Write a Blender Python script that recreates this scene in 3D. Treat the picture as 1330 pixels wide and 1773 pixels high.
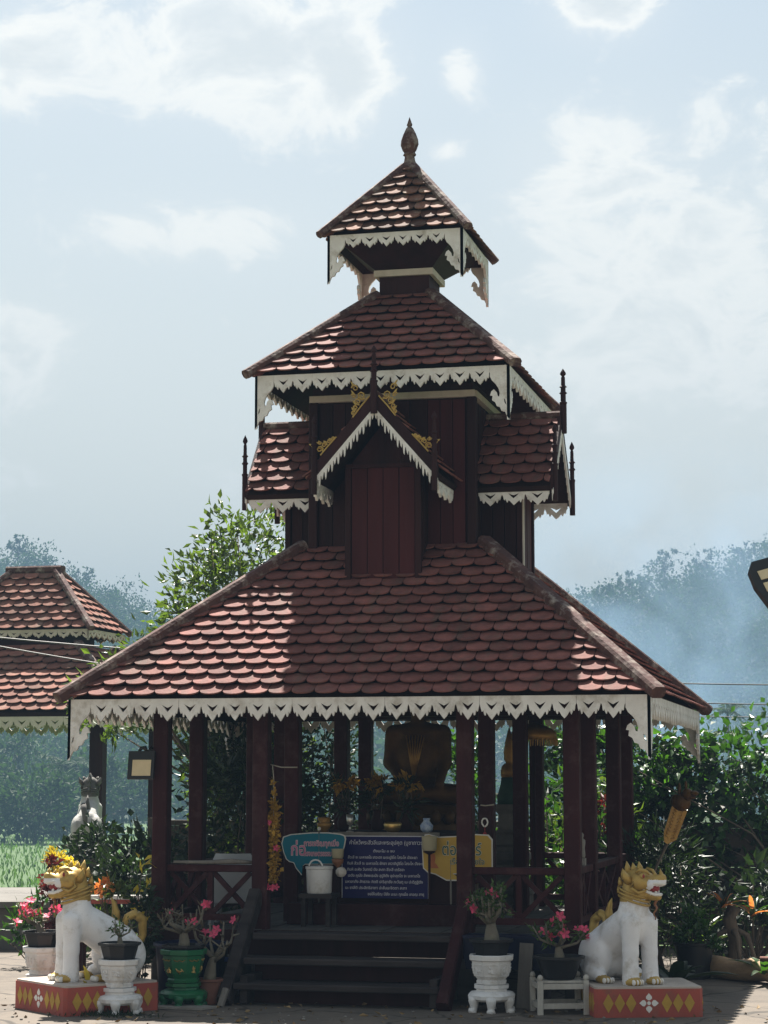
import bpy, math, random
import numpy as np
from mathutils import Vector, Matrix
from mathutils.geometry import tessellate_polygon

for o in list(bpy.data.objects):
    bpy.data.objects.remove(o)
SC = bpy.context.scene
COL = SC.collection
rnd = random.Random(7)
R = math.radians
PI = math.pi
V = Vector

# ------------------------------------------------------------------ camera, sky, sun, exposure
FPX, YAW, PITCH = 3660.4, 0.23183, 0.12583
CAM = V((3.5808, -16.0623, 1.5))
cam_data = bpy.data.cameras.new('camera')
cam = bpy.data.objects.new('camera', cam_data)
COL.objects.link(cam)
cam.location = CAM
cam.rotation_euler = (PI / 2 + PITCH, 0, YAW)
cam_data.sensor_fit = 'HORIZONTAL'
cam_data.sensor_width = 36
cam_data.lens = 36 * FPX / 1330
cam_data.clip_start = 0.1
cam_data.clip_end = 6000
SC.camera = cam

SUN_EL, SUN_AZ = R(56.7), R(-20.4)          # azimuth from +Y towards +X
sun_dir = V((math.sin(SUN_AZ) * math.cos(SUN_EL), math.cos(SUN_AZ) * math.cos(SUN_EL), math.sin(SUN_EL)))
sd = bpy.data.lights.new('sun', 'SUN')
sd.energy = 5.0
sd.angle = R(0.6)
sd.color = (1.0, 0.95, 0.87)
sun = bpy.data.objects.new('sun', sd)
COL.objects.link(sun)
sun.location = (0, 0, 30)
sun.rotation_euler = sun_dir.to_track_quat('Z', 'Y').to_euler()

world = bpy.data.worlds.new('World')
SC.world = world
world.use_nodes = True
SKY_STRENGTH = 0.062


def build_world():
    nt = world.node_tree
    N, L = nt.nodes, nt.links
    N.clear()
    out = N.new('ShaderNodeOutputWorld')
    bg = N.new('ShaderNodeBackground')
    sky = N.new('ShaderNodeTexSky')
    sky.sky_type = 'NISHITA'
    sky.sun_disc = False
    sky.sun_elevation = SUN_EL
    sky.sun_rotation = SUN_AZ
    sky.altitude = 300
    sky.air_density = 1.0
    sky.dust_density = 1.2
    sky.ozone_density = 1.0
    tc = N.new('ShaderNodeTexCoord')
    sep = N.new('ShaderNodeSeparateXYZ')
    L.new(tc.outputs['Generated'], sep.inputs[0])

    def math_node(op, a, b=None, c=None):
        n = N.new('ShaderNodeMath')
        n.operation = op
        for i, x in enumerate((a, b, c)):
            if x is None:
                continue
            if isinstance(x, (int, float)):
                n.inputs[i].default_value = x
            else:
                L.new(x, n.inputs[i])
        return n.outputs[0]
    az = math_node('ARCTAN2', sep.outputs[0], sep.outputs[1])
    el = math_node('ARCSINE', sep.outputs[2])
    comb = N.new('ShaderNodeCombineXYZ')
    L.new(az, comb.inputs[0])
    L.new(math_node('MULTIPLY', el, 1.5), comb.inputs[1])
    n1 = N.new('ShaderNodeTexNoise')
    n1.inputs['Scale'].default_value = 21
    n1.inputs['Detail'].default_value = 8
    n1.inputs['Roughness'].default_value = 0.62
    n1.inputs['Distortion'].default_value = 0.4
    L.new(comb.outputs[0], n1.inputs['Vector'])
    n2 = N.new('ShaderNodeTexNoise')
    n2.inputs['Scale'].default_value = 4.0
    n2.inputs['Detail'].default_value = 2
    L.new(comb.outputs[0], n2.inputs['Vector'])
    # cumulus banks where the sky carries them: azimuth, elevation, half widths (radians), amount
    banks = [(410, 110, 235, 120, .80), (620, 150, 75, 90, .45), (20, 120, 100, 90, .75), (340, 410, 215, 55, .55),
             (1060, 35, 95, 55, .75), (1020, 300, 150, 110, .48), (1190, 540, 290, 220, .62), (30, 610, 120, 75, .45),
             (805, 130, 40, 48, .42), (776, 268, 34, 20, .40)]
    total = math_node('MULTIPLY', math_node('SUBTRACT', n2.outputs['Fac'], 0.5), 0.9)
    soft = None
    for px, py, rx, ry, amp in banks:
        a0 = -YAW + (px - 665) / 3660
        e0 = (1349 - py) / 3660
        da = math_node('MULTIPLY', math_node('SUBTRACT', az, a0), 3660 / rx)
        de = math_node('MULTIPLY', math_node('SUBTRACT', el, e0), 3660 / ry)
        rr = math_node('ADD', math_node('MULTIPLY', da, da), math_node('MULTIPLY', de, de))
        fall = math_node('MULTIPLY', math_node('EXPONENT', math_node('MULTIPLY', rr, -0.9)), amp)
        total = math_node('ADD', total, fall)
        soft = fall if soft is None else math_node('ADD', soft, fall)
    total = math_node('ADD', total, math_node('MULTIPLY', math_node('SUBTRACT', n1.outputs['Fac'], 0.5), 1.75))
    ramp = N.new('ShaderNodeValToRGB')
    L.new(total, ramp.inputs[0])
    e = ramp.color_ramp.elements
    e[0].position = 0.18
    e[0].color = (0, 0, 0, 1)
    e[1].position = 1.0
    e[1].color = (0.42, 0.42, 0.42, 1)
    for p, v in ((0.28, 0.22), (0.38, 0.74), (0.48, 0.92), (0.66, 0.55)):
        x = e.new(p)
        x.color = (v, v, v, 1)
    # thin high haze whitens the sky towards the horizon
    hz = N.new('ShaderNodeMapRange')
    hz.inputs['From Min'].default_value = -0.02
    hz.inputs['From Max'].default_value = 0.40
    hz.inputs['To Min'].default_value = 0.97
    hz.inputs['To Max'].default_value = 0.22
    L.new(el, hz.inputs['Value'])
    m1 = N.new('ShaderNodeMix')
    m1.data_type = 'RGBA'
    L.new(hz.outputs[0], m1.inputs['Factor'])
    dim = N.new('ShaderNodeHueSaturation')
    dim.inputs['Value'].default_value = SKY_VALUE
    dim.inputs['Saturation'].default_value = .78
    dim.inputs['Hue'].default_value = .478
    L.new(sky.outputs[0], dim.inputs['Color'])
    L.new(dim.outputs[0], m1.inputs[6])
    m1.inputs[7].default_value = HAZE_WHITE
    m2 = N.new('ShaderNodeMix')
    m2.data_type = 'RGBA'
    mixf = math_node('MINIMUM', math_node('ADD', math_node('MULTIPLY', ramp.outputs[0], .78), math_node('MULTIPLY', soft, .42)), 1.0)
    L.new(mixf, m2.inputs['Factor'])
    L.new(m1.outputs[2], m2.inputs[6])
    body = N.new('ShaderNodeMapRange')
    body.interpolation_type = 'SMOOTHSTEP'
    body.inputs['From Min'].default_value = .50
    body.inputs['From Max'].default_value = .95
    L.new(total, body.inputs['Value'])
    mc = N.new('ShaderNodeMix')
    mc.data_type = 'RGBA'
    L.new(body.outputs[0], mc.inputs['Factor'])
    mc.inputs[6].default_value = CLOUD_WHITE
    mc.inputs[7].default_value = CLOUD_GREY
    L.new(mc.outputs[2], m2.inputs[7])
    # hazy air scatters forwards: the sky pales towards the sun and deepens away from it
    dt = N.new('ShaderNodeVectorMath')
    dt.operation = 'DOT_PRODUCT'
    L.new(tc.outputs['Generated'], dt.inputs[0])
    dt.inputs[1].default_value = sun_dir
    ph = N.new('ShaderNodeMapRange')
    ph.inputs['From Min'].default_value = -0.6
    ph.inputs['From Max'].default_value = 0.8
    ph.inputs['To Min'].default_value = 0.68
    ph.inputs['To Max'].default_value = 1.0
    L.new(dt.outputs['Value'], ph.inputs['Value'])
    vm = N.new('ShaderNodeVectorMath')
    vm.operation = 'SCALE'
    L.new(m2.outputs[2], vm.inputs[0])
    L.new(ph.outputs[0], vm.inputs['Scale'])
    L.new(vm.outputs[0], bg.inputs[0])
    bg.inputs[1].default_value = SKY_STRENGTH
    L.new(bg.outputs[0], out.inputs[0])


SKY_VALUE = .66
HAZE_WHITE = (5.35, 4.95, 4.15, 1)
CLOUD_WHITE = (5.5, 5.45, 5.2, 1)
CLOUD_GREY = (4.5, 4.6, 4.5, 1)
build_world()
world.cycles.sampling_method = 'NONE'

SC.view_settings.view_transform = 'Standard'
SC.view_settings.look = 'None'
SC.view_settings.gamma = 1
SC.view_settings.exposure = 1.8
SC.view_settings.use_curve_mapping = False
SC.cycles.max_bounces = 6
SC.cycles.diffuse_bounces = 3
SC.cycles.glossy_bounces = 2
SC.cycles.transmission_bounces = 3
SC.cycles.transparent_max_bounces = 6
SC.cycles.volume_bounces = 1


def pix(px, py, depth):
    """world point seen at photo pixel (px, py) at a distance along the view axis"""
    x, y = (px - 665) / FPX * depth, (886 - py) / FPX * depth
    c, s = math.cos(PITCH), math.sin(PITCH)
    f, u = c * depth - s * y, s * depth + c * y
    c, s = math.cos(YAW), math.sin(YAW)
    return V((CAM.x + c * x - s * f, CAM.y + s * x + c * f, CAM.z + u))


# ------------------------------------------------------------------ materials
def mat(name, c1, c2=None, rough=0.7, scale=6.0, detail=5, bump=0.0, bscale=None, metal=0.0, spec=0.4,
        rand=0.0, stretch=(1, 1, 1), dirt=None, dirt_amt=0.0, dirt_scale=3.0, trans=None, coords='Object', dstretch=(1, 1, 1)):
    m = bpy.data.materials.new(name)
    m.use_nodes = True
    nt = m.node_tree
    N, L = nt.nodes, nt.links
    b = N['Principled BSDF']
    b.inputs['Roughness'].default_value = rough
    b.inputs['Metallic'].default_value = metal
    b.inputs['Specular IOR Level'].default_value = spec
    c2 = c2 or tuple(x * 0.7 for x in c1)
    tc = N.new('ShaderNodeTexCoord')
    mp = N.new('ShaderNodeMapping')
    mp.inputs['Scale'].default_value = stretch
    if coords == 'World':
        src = N.new('ShaderNodeNewGeometry').outputs['Position']
    else:
        src = tc.outputs[coords]
    L.new(src, mp.inputs[0])
    no = N.new('ShaderNodeTexNoise')
    no.inputs['Scale'].default_value = scale
    no.inputs['Detail'].default_value = detail
    no.inputs['Roughness'].default_value = 0.6
    L.new(mp.outputs[0], no.inputs['Vector'])
    rp = N.new('ShaderNodeValToRGB')
    rp.color_ramp.elements[0].position = 0.3
    rp.color_ramp.elements[1].position = 0.7
    rp.color_ramp.elements[0].color = (*c2, 1)
    rp.color_ramp.elements[1].color = (*c1, 1)
    L.new(no.outputs['Fac'], rp.inputs[0])
    colr = rp.outputs[0]
    if dirt:
        nd = N.new('ShaderNodeTexNoise')
        nd.inputs['Scale'].default_value = dirt_scale
        nd.inputs['Detail'].default_value = 8
        nd.inputs['Roughness'].default_value = 0.7
        dm = N.new('ShaderNodeMapping')
        dm.inputs['Scale'].default_value = dstretch
        L.new(src, dm.inputs[0])
        L.new(dm.outputs[0], nd.inputs['Vector'])
        dr = N.new('ShaderNodeMapRange')
        dr.inputs['From Min'].default_value = 0.5
        dr.inputs['From Max'].default_value = 0.72
        dr.inputs['To Max'].default_value = dirt_amt
        L.new(nd.outputs['Fac'], dr.inputs['Value'])
        mx = N.new('ShaderNodeMix')
        mx.data_type = 'RGBA'
        L.new(dr.outputs[0], mx.inputs['Factor'])
        L.new(colr, mx.inputs[6])
        mx.inputs[7].default_value = (*dirt, 1)
        colr = mx.outputs[2]
    if rand:
        oi = N.new('ShaderNodeObjectInfo')
        ge = N.new('ShaderNodeNewGeometry')
        ad = N.new('ShaderNodeMath')
        ad.operation = 'ADD'
        L.new(oi.outputs['Random'], ad.inputs[0])
        L.new(ge.outputs['Random Per Island'], ad.inputs[1])
        fr = N.new('ShaderNodeMath')
        fr.operation = 'FRACT'
        L.new(ad.outputs[0], fr.inputs[0])
        mr = N.new('ShaderNodeMapRange')
        mr.inputs['To Min'].default_value = 1 - rand
        mr.inputs['To Max'].default_value = 1 + rand
        L.new(fr.outputs[0], mr.inputs['Value'])
        hs = N.new('ShaderNodeHueSaturation')
        L.new(mr.outputs[0], hs.inputs['Value'])
        L.new(colr, hs.inputs['Color'])
        colr = hs.outputs[0]
    L.new(colr, b.inputs['Base Color'])
    if bump:
        bn = N.new('ShaderNodeTexNoise')
        bn.inputs['Scale'].default_value = bscale or scale * 4
        bn.inputs['Detail'].default_value = 6
        L.new(mp.outputs[0], bn.inputs['Vector'])
        bu = N.new('ShaderNodeBump')
        bu.inputs['Strength'].default_value = bump
        bu.inputs['Distance'].default_value = 0.02
        L.new(bn.outputs['Fac'], bu.inputs['Height'])
        L.new(bu.outputs[0], b.inputs['Normal'])
    if trans:
        t = N.new('ShaderNodeBsdfTranslucent')
        hs2 = N.new('ShaderNodeMix')
        hs2.data_type = 'RGBA'
        hs2.blend_type = 'MULTIPLY'
        hs2.inputs['Factor'].default_value = 1
        L.new(colr, hs2.inputs[6])
        hs2.inputs[7].default_value = (*trans[1], 1)
        L.new(hs2.outputs[2], t.inputs[0])
        ms = N.new('ShaderNodeMixShader')
        ms.inputs[0].default_value = trans[0]
        L.new(b.outputs[0], ms.inputs[1])
        L.new(t.outputs[0], ms.inputs[2])
        L.new(ms.outputs[0], N['Material Output'].inputs[0])
    return m


M = {}
M['tile'] = mat('roof_tile_clay', (.235, .092, .076), (.130, .057, .050), .74, 9, bump=.25, bscale=40, rand=.25, spec=.09, dirt=(.11, .085, .065), dirt_amt=.8, dirt_scale=4.5, coords='World', dstretch=(1.6, .35, .35))
M['tile_old'] = mat('roof_tile_weathered', (.20, .095, .062), (.10, .052, .040), .74, 14, bump=.3, bscale=40, rand=.5, spec=.08, dirt=(.20, .17, .13), dirt_amt=.8, dirt_scale=9, coords='World')
M['tile_far'] = mat('roof_tile_faded', (.25, .11, .08), (.15, .070, .055), .75, 9, bump=.25, bscale=40, rand=.35, spec=.07, dirt=(.22, .18, .14), dirt_amt=.6, dirt_scale=4, coords='World', dstretch=(1.6, .4, .4))
M['roof_wood'] = mat('roof_boarding_brown', (.030, .014, .012), (.018, .009, .008), .8, 8, bump=.2, stretch=(1, 1, .2), spec=.12)
M['ridge'] = mat('ridge_cap_brown', (.115, .058, .050), (.055, .030, .028), .75, 7, bump=.35, dirt=(.42, .37, .32), dirt_amt=.75, dirt_scale=9, spec=.12)
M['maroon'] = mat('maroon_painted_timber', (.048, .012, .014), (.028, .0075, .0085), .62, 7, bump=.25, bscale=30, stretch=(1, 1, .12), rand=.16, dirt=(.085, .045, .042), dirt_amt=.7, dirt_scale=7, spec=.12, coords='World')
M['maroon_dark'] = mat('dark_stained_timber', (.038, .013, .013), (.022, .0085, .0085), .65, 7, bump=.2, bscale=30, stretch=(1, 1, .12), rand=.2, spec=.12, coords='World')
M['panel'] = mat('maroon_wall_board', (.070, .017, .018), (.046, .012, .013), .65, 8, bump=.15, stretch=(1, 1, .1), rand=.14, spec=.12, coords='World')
M['white'] = mat('weathered_white_paint', (.80, .78, .75), (.66, .63, .60), .7, 10, bump=.12, dirt=(.30, .25, .19), dirt_amt=.75, dirt_scale=7, coords='World')
M['cream'] = mat('cream_painted_trim', (.62, .55, .47), (.52, .46, .40), .7, 10, dirt=(.35, .29, .22), dirt_amt=.5)
M['gold'] = mat('gold_paint', (.56, .385, .11), (.36, .23, .06), .45, 12, bump=.1, metal=.35, dirt=(.20, .12, .04), dirt_amt=.7, dirt_scale=12)
M['gold_dark'] = mat('tarnished_gilding', (.42, .24, .06), (.25, .13, .035), .45, 9, metal=.45, bump=.2)
M['deck'] = mat('grey_weathered_decking', (.10, .09, .085), (.05, .045, .04), .8, 9, bump=.3, stretch=(.2, 1, 1), rand=.2, coords='World')
M['stair'] = mat('dark_weathered_stair_timber', (.060, .050, .048), (.022, .018, .018), .75, 9, bump=.3, stretch=(.15, 1, 1), rand=.2, spec=.12)


# ------------------------------------------------------------------ mesh building
class MB:
    def __init__(s):
        s.v, s.f, s.m = [], [], []

    def add(s, vs, fs, m=0):
        b = len(s.v)
        s.v += [tuple(p) for p in vs]
        for f in fs:
            s.f.append(tuple(i + b for i in f))
            s.m.append(m)
        return s

    def box(s, c, d, rot=None, m=0):
        hx, hy, hz = d[0] / 2, d[1] / 2, d[2] / 2
        ps = [V((x * hx, y * hy, z * hz)) for z in (-1, 1) for y in (-1, 1) for x in (-1, 1)]
        if rot is not None:
            ps = [rot @ p for p in ps]
        c = V(c)
        return s.add([p + c for p in ps], [(0, 2, 3, 1), (4, 5, 7, 6), (0, 1, 5, 4), (2, 6, 7, 3), (0, 4, 6, 2), (1, 3, 7, 5)], m)

    def beam(s, p0, p1, w, h, up=(0, 0, 1), ch=0.0, m=0):
        """bar of width w (sideways) and height h along p0-p1; ch chamfers its long edges"""
        p0, p1 = V(p0), V(p1)
        d = (p1 - p0).normalized()
        u = V(up)
        if abs(d.dot(u)) > .98:
            u = V((0, 1, 0))
        sx = d.cross(u).normalized()
        uz = sx.cross(d).normalized()
        a, b = w / 2, h / 2
        if ch:
            pr = [(-a + ch, -b), (a - ch, -b), (a, -b + ch), (a, b - ch), (a - ch, b), (-a + ch, b), (-a, b - ch), (-a, -b + ch)]
        else:
            pr = [(-a, -b), (a, -b), (a, b), (-a, b)]
        n = len(pr)
        vs = [p + sx * x + uz * y for p in (p0, p1) for x, y in pr]
        fs = [tuple(range(n - 1, -1, -1)), tuple(range(n, 2 * n))]
        fs += [(i, (i + 1) % n, n + (i + 1) % n, n + i) for i in range(n)]
        return s.add(vs, fs, m)

    def tube(s, pts, rad, n=6, m=0, cap=True):
        pts = [V(p) for p in pts]
        if not hasattr(rad, '__len__'):
            rad = [rad] * len(pts)
        vs, fs = [], []
        ref = V((0.13, 0.31, 0.94))
        for i, p in enumerate(pts):
            d = (pts[min(i + 1, len(pts) - 1)] - pts[max(i - 1, 0)])
            d = d.normalized() if d.length > 1e-9 else V((0, 0, 1))
            if abs(d.dot(ref)) > .95:
                ref = V((0.94, 0.13, 0.31))
            x = d.cross(ref).normalized()
            y = d.cross(x)
            for k in range(n):
                a = 2 * PI * k / n
                vs.append(p + (x * math.cos(a) + y * math.sin(a)) * rad[i])
        for i in range(len(pts) - 1):
            for k in range(n):
                k2 = (k + 1) % n
                fs.append((i * n + k, i * n + k2, (i + 1) * n + k2, (i + 1) * n + k))
        if cap:
            fs.append(tuple(range(n - 1, -1, -1)))
            fs.append(tuple((len(pts) - 1) * n + k for k in range(n)))
        return s.add(vs, fs, m)

    def lathe(s, prof, n=16, c=(0, 0, 0), ph=0.0, m=0, sx=1, sy=1):
        c = V(c)
        vs, fs = [], []
        for r, z in prof:
            for k in range(n):
                a = 2 * PI * k / n + ph
                vs.append(c + V((r * math.cos(a) * sx, r * math.sin(a) * sy, z)))
        for i in range(len(prof) - 1):
            for k in range(n):
                k2 = (k + 1) % n
                fs.append((i * n + k, i * n + k2, (i + 1) * n + k2, (i + 1) * n + k))
        fs.append(tuple(range(n - 1, -1, -1)))
        fs.append(tuple((len(prof) - 1) * n + k for k in range(n)))
        return s.add(vs, fs, m)

    def prism(s, outer, O, U, Vv, t, holes=(), m=0):
        """flat plate cut from polygon outer (u, v) with holes; O origin, U and Vv axes, t thickness behind the face"""
        O, U, Vv = V(O), V(U), V(Vv)
        Nn = U.cross(Vv).normalized()
        loops = [list(outer)] + [list(h) for h in holes]
        tris = tessellate_polygon([[V((x, y, 0)) for x, y in lp] for lp in loops])
        flat = [p for lp in loops for p in lp]
        n = len(flat)
        fr = [O + U * x + Vv * y for x, y in flat]
        bk = [p - Nn * t for p in fr]
        fs = []
        for a, b, c in tris:
            area = (flat[b][0] - flat[a][0]) * (flat[c][1] - flat[a][1]) - (flat[c][0] - flat[a][0]) * (flat[b][1] - flat[a][1])
            if area < 0:
                b, c = c, b
            fs.append((a, b, c))
            fs.append((a + n, c + n, b + n))
        st = 0
        for lp in loops:
            k = len(lp)
            ar = sum(lp[i][0] * lp[(i + 1) % k][1] - lp[(i + 1) % k][0] * lp[i][1] for i in range(k))
            ccw = ar > 0
            if lp is not loops[0]:
                ccw = not ccw
            for i in range(k):
                a, b = st + i, st + (i + 1) % k
                fs.append((a, a + n, b + n, b) if ccw else (a, b, b + n, a + n))
            st += k
        return s.add(fr + bk, fs, m)

    def ell(s, c, r, n=10, k=7, m=0, rot=None):
        c = V(c)
        vs, fs = [], []
        for i in range(k + 1):
            th = PI * i / k
            for j in range(n):
                a = 2 * PI * j / n
                p = V((r[0] * math.sin(th) * math.cos(a), r[1] * math.sin(th) * math.sin(a), r[2] * math.cos(th)))
                vs.append(c + (rot @ p if rot is not None else p))
        for i in range(k):
            for j in range(n):
                j2 = (j + 1) % n
                fs.append((i * n + j, (i + 1) * n + j, (i + 1) * n + j2, i * n + j2))
        return s.add(vs, fs, m)

    def mesh(s, name, mats, smooth=False):
        me = bpy.data.meshes.new(name)
        me.from_pydata(s.v, [], s.f)
        for x in (mats if isinstance(mats, (list, tuple)) else [mats]):
            me.materials.append(M[x] if isinstance(x, str) else x)
        if len(me.materials) > 1:
            me.polygons.foreach_set('material_index', s.m)
        if smooth:
            me.polygons.foreach_set('use_smooth', [True] * len(me.polygons))
            if smooth == 'auto':
                me.set_sharp_from_angle(angle=R(38))
        me.update()
        return me

    def obj(s, name, mats, parent=None, smooth=False):
        return link(name, s.mesh(name, mats, smooth), parent)


def link(name, me, parent=None):
    o = bpy.data.objects.new(name, me)
    COL.objects.link(o)
    if parent is not None:
        o.parent = parent
    return o


def tag(o, label, cat, group=None):
    o['label'] = label
    o['category'] = cat
    if group:
        o['group'] = group
    return o


def thing(name, label, cat, loc=(0, 0, 0), rz=0.0, group=None):
    o = bpy.data.objects.new(name, None)
    o.empty_display_size = 0.1
    COL.objects.link(o)
    o.location = loc
    o.rotation_euler = (0, 0, rz)
    return tag(o, label, cat, group)


def struct(o, kind='structure'):
    o['kind'] = kind
    return o


def copy_tree(o, parent=None):
    c = o.copy()
    COL.objects.link(c)
    c.parent = parent
    for ch in list(o.children):
        copy_tree(ch, c)
    return c


# ------------------------------------------------------------------ smooth sculpted bodies (distance fields)
def sdf_mesh(prims, lo, hi, h, k=0.03, paint=None):
    """prims: ('c', p0, p1, r0, r1, group) capsule or ('e', centre, radii, rotation, group) ellipsoid -> verts, quads, group per face"""
    lo, hi = np.array(lo), np.array(hi)
    nn = np.ceil((hi - lo) / h).astype(int) + 1
    ax = [lo[i] + h * np.arange(nn[i]) for i in range(3)]
    G = np.stack(np.meshgrid(*ax, indexing='ij'), -1)

    def dist(P, pr):
        if pr[0] == 'c':
            a, b = np.array(pr[1]), np.array(pr[2])
            ab = b - a
            t = np.clip(((P - a) @ ab) / max(ab @ ab, 1e-9), 0, 1)
            return np.linalg.norm(P - a - t[..., None] * ab, axis=-1) - (pr[3] + t * (pr[4] - pr[3]))
        Q = P - np.array(pr[1])
        if pr[3] is not None:
            Q = Q @ np.array(pr[3])
        r = np.array(pr[2])
        k0 = np.linalg.norm(Q / r, axis=-1)
        k1 = np.linalg.norm(Q / (r * r), axis=-1)
        return k0 * (k0 - 1) / np.maximum(k1, 1e-6)

    def field(P):
        d = None
        for pr in prims:
            x = dist(P, pr)
            kk = k
            if d is None:
                d = x
            else:
                w = np.clip(.5 - .5 * (x - d) / kk, 0, 1)
                d = d + (x - d) * w - kk * w * (1 - w)
        return d
    F = field(G)
    S = F < 0
    c = [S[:-1, :-1, :-1], S[1:, :-1, :-1], S[:-1, 1:, :-1], S[1:, 1:, :-1], S[:-1, :-1, 1:], S[1:, :-1, 1:], S[:-1, 1:, 1:], S[1:, 1:, 1:]]
    cnt = sum(x.astype(int) for x in c)
    act = (cnt > 0) & (cnt < 8)
    idx = -np.ones(act.shape, int)
    cells = np.argwhere(act)
    idx[tuple(cells.T)] = np.arange(len(cells))
    off = np.array([(0, 0, 0), (1, 0, 0), (0, 1, 0), (1, 1, 0), (0, 0, 1), (1, 0, 1), (0, 1, 1), (1, 1, 1)])
    vals = np.stack([F[tuple((cells + o).T)] for o in off], 1)
    acc = np.zeros((len(cells), 3))
    num = np.zeros(len(cells))
    for a, b in ((0, 1), (2, 3), (4, 5), (6, 7), (0, 2), (1, 3), (4, 6), (5, 7), (0, 4), (1, 5), (2, 6), (3, 7)):
        va, vb = vals[:, a], vals[:, b]
        cr = (va < 0) != (vb < 0)
        t = np.where(cr, va / np.where(cr, va - vb, 1), 0)
        p = off[a] + t[:, None] * (off[b] - off[a])
        acc += np.where(cr[:, None], p, 0)
        num += cr
    verts = lo + h * (cells + acc / num[:, None])
    quads = []
    for axis in range(3):
        o1, o2 = [i for i in range(3) if i != axis]
        sl_a = [slice(1, -1)] * 3
        sl_b = [slice(1, -1)] * 3
        sl_a[axis], sl_b[axis] = slice(0, -1), slice(1, None)
        A, B = S[tuple(sl_a)], S[tuple(sl_b)]
        e = np.argwhere(A != B)
        base = e.copy()
        for i in range(3):
            if i != axis:
                base[:, i] += 1
        d1 = np.zeros(3, int)
        d2 = np.zeros(3, int)
        d1[o1], d2[o2] = 1, 1
        q = np.stack([idx[tuple((base - d1 - d2).T)], idx[tuple((base - d2).T)], idx[tuple(base.T)], idx[tuple((base - d1).T)]], 1)
        fl = A[tuple(e.T)]
        if axis == 1:
            fl = ~fl
        q[~fl] = q[~fl][:, ::-1]
        quads.append(q)
    Q = np.concatenate(quads)
    cen = verts[Q].mean(1)
    groups = np.array([pr[-1] for pr in prims])
    D = np.stack([dist(cen, pr) for pr in prims], 1)
    g = groups[np.argmin(D, 1)]
    if paint:
        g = paint(cen, g)
    return verts.tolist(), Q.tolist(), g.tolist()


def rotz(a):
    return Matrix.Rotation(a, 3, 'Z')


# ------------------------------------------------------------------ foliage
def leaf_cloud(mb, P, D, length, width, fold=0.35, seed=0, m=0, droop=0.0, jl=.5):
    """one folded leaf blade (four triangles) per point P with rough direction D"""
    rg = np.random.default_rng(seed)
    P = np.asarray(P, float)
    D = np.asarray(D, float)
    n = len(P)
    if n == 0:
        return mb
    D = D / np.maximum(np.linalg.norm(D, axis=1, keepdims=True), 1e-6)
    D[:, 2] -= droop
    D /= np.maximum(np.linalg.norm(D, axis=1, keepdims=True), 1e-6)
    r = rg.normal(size=(n, 3))
    Sx = np.cross(D, r)
    Sx /= np.maximum(np.linalg.norm(Sx, axis=1, keepdims=True), 1e-6)
    Up = np.cross(Sx, D)
    ln = length * (1 + jl * rg.uniform(-1, 1, (n, 1)))
    wd = width * (1 + jl * rg.uniform(-1, 1, (n, 1)))
    base = P
    mid = P + D * ln * .45 - Up * ln * .02
    tip = P + D * ln - Up * ln * .16
    lf = P + D * ln * .42 + Sx * wd * .5 + Up * wd * fold * .5
    rt = P + D * ln * .42 - Sx * wd * .5 + Up * wd * fold * .5
    vs = np.stack([base, lf, tip, rt, mid], 1).reshape(-1, 3)
    b = len(mb.v)
    mb.v += [tuple(x) for x in vs]
    for i in range(n):
        o = b + 5 * i
        mb.f += [(o, o + 4, o + 1), (o + 4, o + 2, o + 1), (o, o + 3, o + 4), (o + 4, o + 3, o + 2)]
        mb.m += [m] * 4
    return mb


# ------------------------------------------------------------------ roof and carving builders
def clip_poly(poly, a, b, c):
    """keep the part of poly where a*u + b*v <= c"""
    out = []
    for i in range(len(poly)):
        p, q = poly[i], poly[(i + 1) % len(poly)]
        fp, fq = a * p[0] + b * p[1] - c, a * q[0] + b * q[1] - c
        if fp <= 0:
            out.append(p)
        if (fp < 0 < fq) or (fq < 0 < fp):
            t = fp / (fp - fq)
            out.append((p[0] + t * (q[0] - p[0]), p[1] + t * (q[1] - p[1])))
    return out


def tile_outline(w, ex):
    h = ex * 1.32
    pts = [(w - .004, h), (.004, h)]
    for i in range(9):
        a = PI + PI * i / 8
        x = w / 2 + (w / 2 - .002) * math.copysign(abs(math.cos(a)) ** .88, math.cos(a))
        pts.append((x, ex * .56 * (1 + math.copysign(abs(math.sin(a)) ** .85, math.sin(a)))))
    return pts


def tile_solid(mb, poly, O, U, S, Nn, ex, lift, th=.011):
    n = len(poly)
    tp = []
    for u, v in poly:
        tp.append(O + U * u + S * v + Nn * (lift - lift * .78 * max(v, 0) / (1.32 * ex)))
    bt = [p - Nn * th for p in tp]
    fs = [tuple(range(n)), tuple(range(2 * n - 1, n - 1, -1))]
    fs += [(i, n + i, n + (i + 1) % n, (i + 1) % n) for i in range(n)]
    mb.add(tp + bt, fs)


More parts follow.
